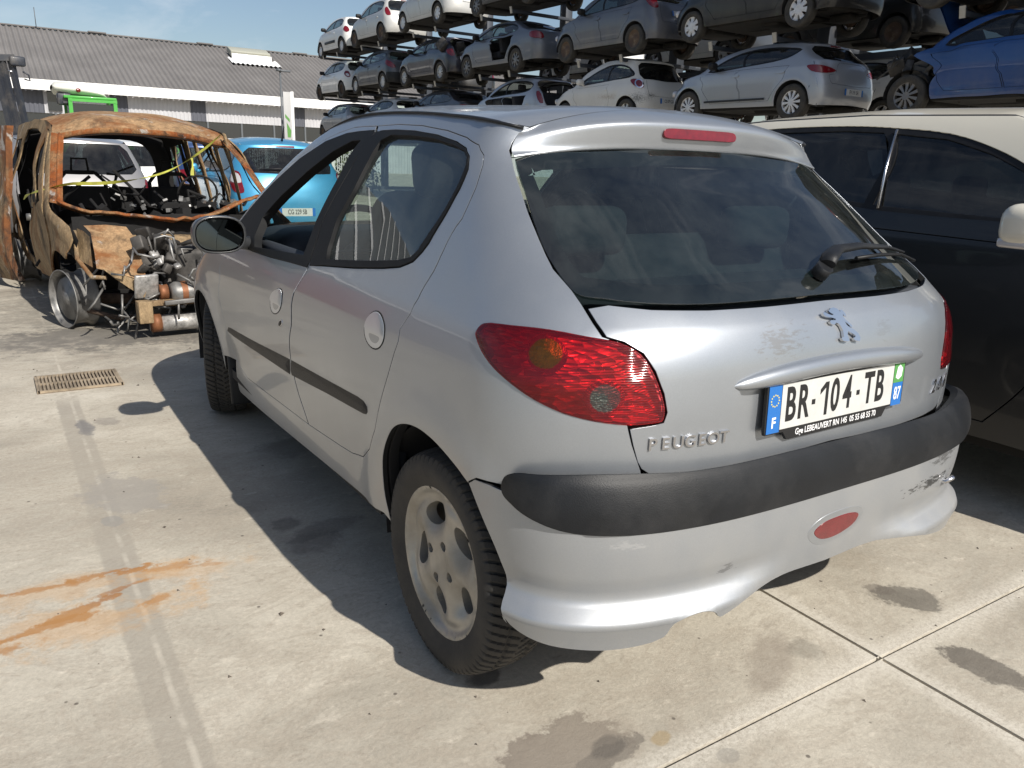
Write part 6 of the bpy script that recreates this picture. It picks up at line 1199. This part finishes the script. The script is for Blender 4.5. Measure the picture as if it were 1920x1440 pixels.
# joint filler: grimy dark grooves read through the depth of the grooves; drain grate
M['grate']=pbr('rusty cast grate',(.30,.24,.17),.8,.2,var=.4,vscale=14,dirt=.6,dirtcol=(.36,.30,.22),dscale=9)
gr=empty('drain_grate',(-1.33,3.31,0),0,'rusty slotted drain grate set in the concrete at left','drain grate')
mb=MB(); mb.box((0,0,.0),(.42,.35,.006)); mb.build('grate_bed',pbr('dirt in the grate',(.13,.10,.07),.9),gr)
mb=MB()
for k in range(22): mb.box((-.20+.40*(k+.5)/22,0,.010),(.0098,.33,.012))
for y in (-.167,.167): mb.box((0,y,.0085),(.41,.014,.013))
for x in (-.203,.203): mb.box((x,0,.0085),(.012,.348,.013))
mb.box((0,0,.0085),(.40,.012,.010)); mb.build('grate_bars',M['grate'],gr)
# grit and crumbs lying about
r_=np.random.default_rng(9); mb=MB()
for k in range(170):
    x,y=(r_.uniform(-1.9,1.4),r_.uniform(-1.0,4.2)); s_=abs(r_.normal(0,.0028))+.0012; a=r_.uniform(0,6.28); b=[(x+s_*1.5*math.cos(a),y+s_*1.5*math.sin(a),0.0),(x+s_*math.cos(a+2.1),y+s_*math.sin(a+2.1),0.0),(x+s_*1.2*math.cos(a+4.2),y+s_*1.2*math.sin(a+4.2),0.0),(x,y,s_*.9)]
    mb.add(b,[(0,1,3),(1,2,3),(2,0,3)],0,False)
tagthing(mb.build('grit',pbr('dark grit',(.09,.075,.06),.9,var=.6,vscale=3)),'loose dark grit and crumbs scattered on the concrete','grit',kind='stuff')
# ------------------------------------------------------------------ long warehouse across the yard
M['roofsheet']=pbr('weathered fibre roof sheets',(.16,.152,.148),.9,var=.15,vscale=.25,dirt=.25,dirtcol=(.22,.21,.20),dscale=.5)
M['wallsheet']=pbr('pale corrugated cladding',(.46,.46,.48),.55,.1,var=.1,vscale=.5); M['walldark']=pbr('grey corrugated cladding',(.085,.09,.11),.6,var=.15,vscale=.5)
M['fascia']=pbr('white fascia',(.80,.80,.79),.5); M['band']=pbr('dark window band',(.02,.025,.03),.15,coat=.5); M['mullion']=pbr('grey window mullion',(.10,.11,.12),.5)
wh=empty('warehouse',(12,69,0),0,'long grey corrugated warehouse with white gutter across the yard','building')
def corr(x0,x1,pitch,amp,fn,k=6):
    n=int((x1-x0)/pitch*k); xs=np.linspace(x0,x1,n+1); a=amp*np.sin(2*np.pi*(xs-x0)/pitch); return np.stack([np.stack(fn(xs,a,0.),-1),np.stack(fn(xs,a,1.),-1)],1)
mb=MB(); mb.grid(corr(-60,60,.42,.085,lambda x,a,t:(x,-.85+13.15*t+0*x,5.95+5.0*t+a),6),flip=False); mb.build('roof',M['roofsheet'],wh)
mb=MB(); mb.grid(corr(-60,60,.42,.055,lambda x,a,t:(x,12.3+13*t+0*x,10.95-5.0*t+a),4)); mb.build('rear_roof_slope',M['roofsheet'],wh)
mb=MB(); mb.box((0,12.3,11.0),(120,.5,.10)); 
for k in range(14): mb.box((-58+9*k,12.2,11.08),(1.4,.5,.10))
mb.build('ridge_cap',M['roofsheet'],wh)
mb=MB(); mb.box((0,-.95,5.62),(120,.18,.72)); mb.build('fascia',M['fascia'],wh)
segs=[(-60,-9.4,'walldark',.2),(-9.4,-5.0,'wallsheet',.0),(-5.0,-3.75,'walldark',0),(-3.75,.85,'wallsheet',0),(.85,2.0,'walldark',0),(2.0,9.2,'wallsheet',0),(9.2,10.2,'walldark',0),(10.2,20,'wallsheet',0),(20,22,'walldark',0),(22,60,'wallsheet',0)]
for a,b_,mt,_ in segs:
    mb=MB(); mb.grid(corr(a,b_,.30,.045,lambda x,aa,t:(x,0*x+aa,3.72+2.2*t+0*x),4),flip=True); mb.build('cladding_panel',M[mt],wh)
    mb=MB(); mb.grid(corr(a,b_,.30,.045,lambda x,aa,t:(x,0*x+aa+.02,0+2.5*t+0*x),4),flip=True); mb.build('cladding_panel',M['walldark' if b_<2.1 else 'wallsheet'],wh)
mb=MB(); mb.box((0,.10,3.1),(120,.05,1.25)); bd=mb.build('window_band',M['band'],wh); mb=MB()
for k in range(45): mb.box((-60+2.7*k,.05,3.1),(.14,.08,1.25))
mb.build('mullions',M['mullion'],bd)
mb=MB(); mb.box((0,13,2.9),(119,25.5,5.6)); mb.build('inner_block',M['inner'],wh)
mb=MB(); mb.box((-8.7,-.14,4.6),(.9,.1,1.4)); mb.build('dark_window',M['band'],wh)
sl=MB(); sl.box((8.3,9.6,10.35),(3.6,1.5,.5),rot=(rad(20),0,0),bev=.05); s_=sl.build('roof_light',pbr('yellowed roof light',(.36,.36,.30),.5),wh)
sl=MB(); sl.grid(corr(6.1,10.6,.42,.05,lambda x,a,t:(x,7.0+1.6*t+0*x,9.12+.6*t+a),6)); sl.box((8.3,8.6,9.82),(3.6,.06,.55)); sl.build('roof_light_flashing',M['fascia'],s_)
mb=MB(); mb.tube([(-8.6,11.8,10.9),(-8.62,11.8,12.5)],.035,6); mb.build('roof_antenna',M['mullion'],wh)
# ------------------------------------------------------------------ workshop with a ribbed roof beyond the left edge (mirrored in the silver car's side)
lw=empty('workshop',(-17.8,20,0),0,'grey workshop with pale roof ribs, seen only mirrored in the silver car side','building')
mb=MB(); mb.box((0,5,1.9),(28.6,10,3.8)); mb.build('wall',M['walldark'],lw)
mb=MB(); mb.grid(np.array([[(x,-.6+10.6*t,3.8+5.9*t) for t in (0,1)] for x in np.linspace(-14.6,14.6,3)])); mb.build('roof',pbr('dull roof sheet',(.13,.135,.14),.7),lw)
mb=MB()
for k in range(34): x=-14.2+.86*k; mb.add([(x,-.62,3.85),(x+.12,-.62,3.85),(x+.12,10,9.75),(x,10,9.75)],[(0,1,2,3)],0,False)
mb.build('roof_ribs',M['fascia'],lw)
mb=MB(); mb.box((8.2,-.06,1.6),(4.2,.1,3.2)); mb.build('red_gate',pbr('red gate',(.15,.02,.02),.5),lw); mb=MB(); mb.box((0,-.7,3.75),(29.4,.2,.3)); mb.build('gutter',M['fascia'],lw)
# ------------------------------------------------------------------ forklift, green cab, fence, sign, lamp, rail and hedge behind the van
M['liftgrey']=pbr('dark grey lift paint',(.028,.032,.042),.45,coat=.3,dirt=.3,dscale=3)
fl=empty('forklift',(-.95,15.2,0),rad(10),'forklift with a tall tilted dark mast behind the burnt van','forklift')
def tilt(x,y,z): return (x+(.9-z)*.10*1.0,y,z)
mb=MB()
for x in (-.16,-.05,.08): mb.tube([tilt(x,0,.1),tilt(x,0,2.74)],[.058,.058],4,smooth=False)
mb.box(tilt(-.04,0,2.70),(.36,.12,.10),rot=(0,rad(-6),0)); mb.build('mast',M['liftgrey'],fl)
mb=MB(); mb.box(tilt(.16,-.05,2.66),(.24,.14,.16),bev=.03); mb.tube([tilt(.20,-.1,2.5),tilt(.28,-.1,2.45),tilt(.28,-.1,2.36),tilt(.20,-.1,2.38)],.015,6); mb.build('mast_head',M['liftgrey'],fl)
mb=MB(); mb.tube([tilt(.0,-.02,2.50),tilt(.10,-.02,2.48)],.02,6); mb.build('hose_clamp',M['satin'],fl)
mb=MB(); mb.box((.75,.3,.75),(1.5,1.1,.9),bev=.08,seg=3); mb.build('body',M['liftgrey'],fl)
mb=MB()
for a in (-.1,1.0):
    for y in (-.2,.8): mb.tube([(a+.2,y,1.1),(a+.15,y,1.5)],.035,6)
mb.box((.65,.3,1.5),(1.3,1.1,.06)); mb.build('overhead_guard',M['liftgrey'],fl)
for x in (.1,1.3):
    for y in (-.3,.9):
        mb=MB(); mb.lathe([(-.1,.0001),(-.1,.26),(-.08,.3),(.08,.3),(.1,.26),(.1,.0001)],20,'y',(x,y,.3)); mb.build('wheel',M['tyre'],fl)
for y in (.0,.5):
    mb=MB(); mb.box((-.75,y,.15),(1.1,.12,.04)); mb.build('fork',M['liftgrey'],fl)
M['green']=pbr('bright green cab paint',(.06,.36,.05),.35,coat=.5,dirt=.15,dscale=3); M['podwhite']=pbr('white plastic housing',(.68,.68,.62),.45)
tr_=empty('green_loader',(.95,24,0),0,'green loader cab with a rounded white roof unit behind the van','loader')
mb=MB(); mb.box((0,0,1.1),(1.7,3.2,1.3),bev=.1); mb.build('body',M['green'],tr_)
mb=MB(); mb.box((-.02,-.2,2.56),(1.25,1.5,.07),bev=.02); mb.box((.05,-.93,2.49),(1.12,.05,.07))
for x in (-.50,.56):
    for y in (-.9,.5): mb.box((x,y,2.1),(.09,.09,.9))
cab=mb.build('cab_frame',M['green'],tr_); mb=MB(); mb.box((.03,-.88,2.05),(.96,.02,.72)); mb.box((-.50,-.2,2.05),(.02,1.3,.7)); mb.build('cab_window',M['band'],cab)
mb=MB(); rings=[]
for x,r,zc in ((-.86,.08,2.80),(-.80,.20,2.78),(-.5,.25,2.78),(-.2,.23,2.76),(.10,.19,2.72),(.32,.11,2.66),(.44,.03,2.61)): rings.append([(x,-.25+.62*math.cos(a)*min(1,r/.1),zc+r*math.sin(a)*.75) for a in np.arange(18)*2*math.pi/18])
mb.grid(np.array(rings),closed_v=True); pod=mb.build('roof_unit',M['podwhite'],tr_); mb=MB(); mb.lathe([(-.880,.0001),(-.880,.055),(-.80,.055)],16,'y',(-.28,0,2.735)); mb.build('red_emblem',M['redsolid'],pod)
mb=MB(); mb.box((-.62,-.70,2.50),(.34,.22,.30),bev=.04); mb.box((-.60,-.83,2.46),(.12,.04,.12)); mb.build('work_lamp',M['liftgrey'],tr_)
for x in (-.85,.85):
    for y in (-1.0,1.0):
        mb=MB(); mb.lathe([(-.2,.0001),(-.2,.5),(-.15,.58),(.15,.58),(.2,.5),(.2,.0001)],24,'x',(x,y,.58)); mb.build('wheel',M['tyre'],tr_)
M['mesh']=pbr('white wire mesh',(.72,.72,.72),.5,.1)
fe=empty('mesh_fence',(-1.7,16,0),0,'white wire mesh fence panel at the left edge, behind the dark car','fence')
mb=MB()
for k in range(38): mb.box((-.55+1.06*k/37,0,.8),(.008,.008,1.5))
for k in range(16): mb.box((-.02,.008,.08+1.46*k/15),(1.08,.008,.010))
mb.build('mesh',M['mesh'],fe); mb=MB(); mb.box((.53,0,.8),(.06,.06,1.62)); mb.box((-.57,0,.8),(.06,.06,1.62)); mb.box((0,0,1.57),(1.1,.05,.05)); mb.build('frame',M['mesh'],fe); mb=MB(); mb.box((.18,-.02,1.12),(.55,.012,.42)); mb.build('notice',M['white_print'],fe)
M['signgrey']=pbr('grey sign face',(.42,.42,.42),.5); M['signgreen']=pbr('green sign graphic',(.10,.27,.06),.5)
sg=empty('sign_pylon',(8.42,30,0),0,'tall narrow white sign pylon with green graphic','sign')
mb=MB(); mb.box((-.07,0,1.8),(.30,.10,3.6),bev=.01); mb.build('panel',M['signgrey'],sg); mb=MB(); mb.tube([(.13,-.02,0),(.13,-.02,3.62)],.065,12); mb.build('post',M['white_print'],sg)
mb=MB(); mb.add([(-.17,-.055,2.8),(.0,-.055,2.62),(.0,-.055,2.5),(-.17,-.055,2.68)],[(0,1,2,3)]); mb.add([(-.12,-.055,2.5),(.05,-.055,2.2),(.02,-.055,1.95),(-.10,-.055,1.95)],[(0,1,2,3)]); mb.add([(-.10,-.055,1.75),(.05,-.055,1.9),(.05,-.055,1.8),(-.06,-.055,1.65)],[(0,1,2,3)]); mb.build('graphic',M['signgreen'],sg)
lp_=empty('street_lamp',(10.0,36,0),0,'thin grey lamp post standing behind the sign pylon','street lamp')
mb=MB(); mb.tube([(0,0,0),(0,0,4.9)],[.06,.04],8); mb.build('post',M['mullion'],lp_); mb=MB(); mb.box((.18,0,4.92),(.55,.16,.09),bev=.02); mb.lathe([(-.02,.0001),(-.0,.14),(.1,.10),(.1,.0001)],12,'z',(-.06,0,4.9)); mb.build('lamp_head',M['mullion'],lp_)
M['whitemetal']=pbr('white rail paint',(.70,.70,.68),.5)
rl=empty('boundary_rail',(6.0,27,0),0,'low white rail fence behind the sky-blue hatchback','fence')
mb=MB(); mb.box((0,0,1.62),(9,.06,.07)); mb.build('rail',M['whitemetal'],rl)
for k in range(8):
    mb=MB(); mb.box((-4.2+1.2*k,0,.85),(.12,.10,1.7),bev=.01); mb.build('post',M['whitemetal'],rl)
mb=MB()
for k in range(110): mb.box((-4.45+.082*k,.02,1.2),(.018,.018,.8))
mb.build('bars',M['whitemetal'],rl)
def hedge():
    r=np.random.default_rng(3); n=5200; c=np.stack([r.uniform(-3.4,3.4,n),r.normal(0,.28,n),r.uniform(.2,1.62,n)],1); c[:,2]+=.10*np.sin(c[:,0]*3)+.06*np.sin(c[:,0]*11); V=[];F=[]
    for i,p in enumerate(c):
        a=r.normal(size=3); a/=np.linalg.norm(a); b=np.cross(a,r.normal(size=3)); b/=np.linalg.norm(b)+1e-9; s=r.uniform(.04,.09); V+=[p-a*s,p+b*s*.5,p+a*s,p-b*s*.5]; F.append((4*i,4*i+1,4*i+2,4*i+3))
    o=empty('hedge',(7.6,27.6,0),0,'rough green hedge growing behind the white rail','hedge'); mb=MB(); mb.add(V,F,0,False); m=pbr('hedge leaves',(.075,.095,.035),.7,var=.7,vscale=5,dirt=.5,dirtcol=(.16,.15,.05),dscale=3); mb.build('foliage',m,o); mb=MB()
    for k in range(12): x=-3.2+.58*k; mb.tube([(x,0,0),(x+.05,.03,.6),(x,.0,1.1)],[.03,.02,.01],5)
    mb.build('stems',M['drum'],o)
hedge()
# ------------------------------------------------------------------ light, sky, camera
SUN=Vector((.19,-1.15,1.0)).normalized()
def light():
    w=bpy.data.worlds.new('World'); SC.world=w; w.use_nodes=True; nt=w.node_tree
    for n in list(nt.nodes): nt.nodes.remove(n)
    o=nt.nodes.new('ShaderNodeOutputWorld'); bg=nt.nodes.new('ShaderNodeBackground'); bg.inputs[1].default_value=.086
    sk=nt.nodes.new('ShaderNodeTexSky'); sk.sky_type='NISHITA'; sk.sun_disc=False; sk.sun_elevation=math.asin(SUN.z); sk.sun_rotation=math.atan2(SUN.x,SUN.y); sk.air_density=1.; sk.dust_density=1.2; sk.ozone_density=1.2
    tc=mk(nt,'ShaderNodeTexCoord').outputs['Generated']; mp=mk(nt,'ShaderNodeMapping'); mp.inputs['Scale'].default_value=(1.2,1.2,5.); nt.links.new(tc,mp.inputs[0])
    n=noise(nt,2.2,9,.62,mp.outputs[0],.6); r=ramp(nt,n.outputs[0],[(.50,0.),(.80,.55)]); 
    c=mixc(nt,r.outputs[0],sk.outputs[0],(9.,9.3,9.8)); nt.links.new(c,bg.inputs[0]); nt.links.new(bg.outputs[0],o.inputs[0])
    l=bpy.data.lights.new('sun','SUN'); l.energy=5.; l.angle=rad(.53); l.color=(1.,.95,.87); so=bpy.data.objects.new('sun',l); COL.objects.link(so); so.rotation_euler=SUN.to_track_quat('Z','Y').to_euler()
light()
cd=bpy.data.cameras.new('camera'); cam=bpy.data.objects.new('camera',cd); COL.objects.link(cam); SC.camera=cam
CP=(-1.63342,-1.60520,1.26465); yaw,pit,rol=0.57935,-0.27115,0.03423; fpx=1486.47
fwd=Vector((math.sin(yaw)*math.cos(pit),math.cos(yaw)*math.cos(pit),math.sin(pit))); rt=Vector((math.cos(yaw),-math.sin(yaw),0)); up=rt.cross(fwd)
r2=math.cos(rol)*rt+math.sin(rol)*up; u2=-math.sin(rol)*rt+math.cos(rol)*up
cam.matrix_world=Matrix(((r2.x,u2.x,-fwd.x,CP[0]),(r2.y,u2.y,-fwd.y,CP[1]),(r2.z,u2.z,-fwd.z,CP[2]),(0,0,0,1)))
cd.sensor_fit='HORIZONTAL'; cd.sensor_width=36; cd.lens=36*fpx/1920; cd.clip_start=.05; cd.clip_end=2000
vs=SC.view_settings; SC.display_settings.display_device='sRGB'; vs.view_transform='Standard'; vs.look='None'; vs.gamma=1; vs.exposure=.2
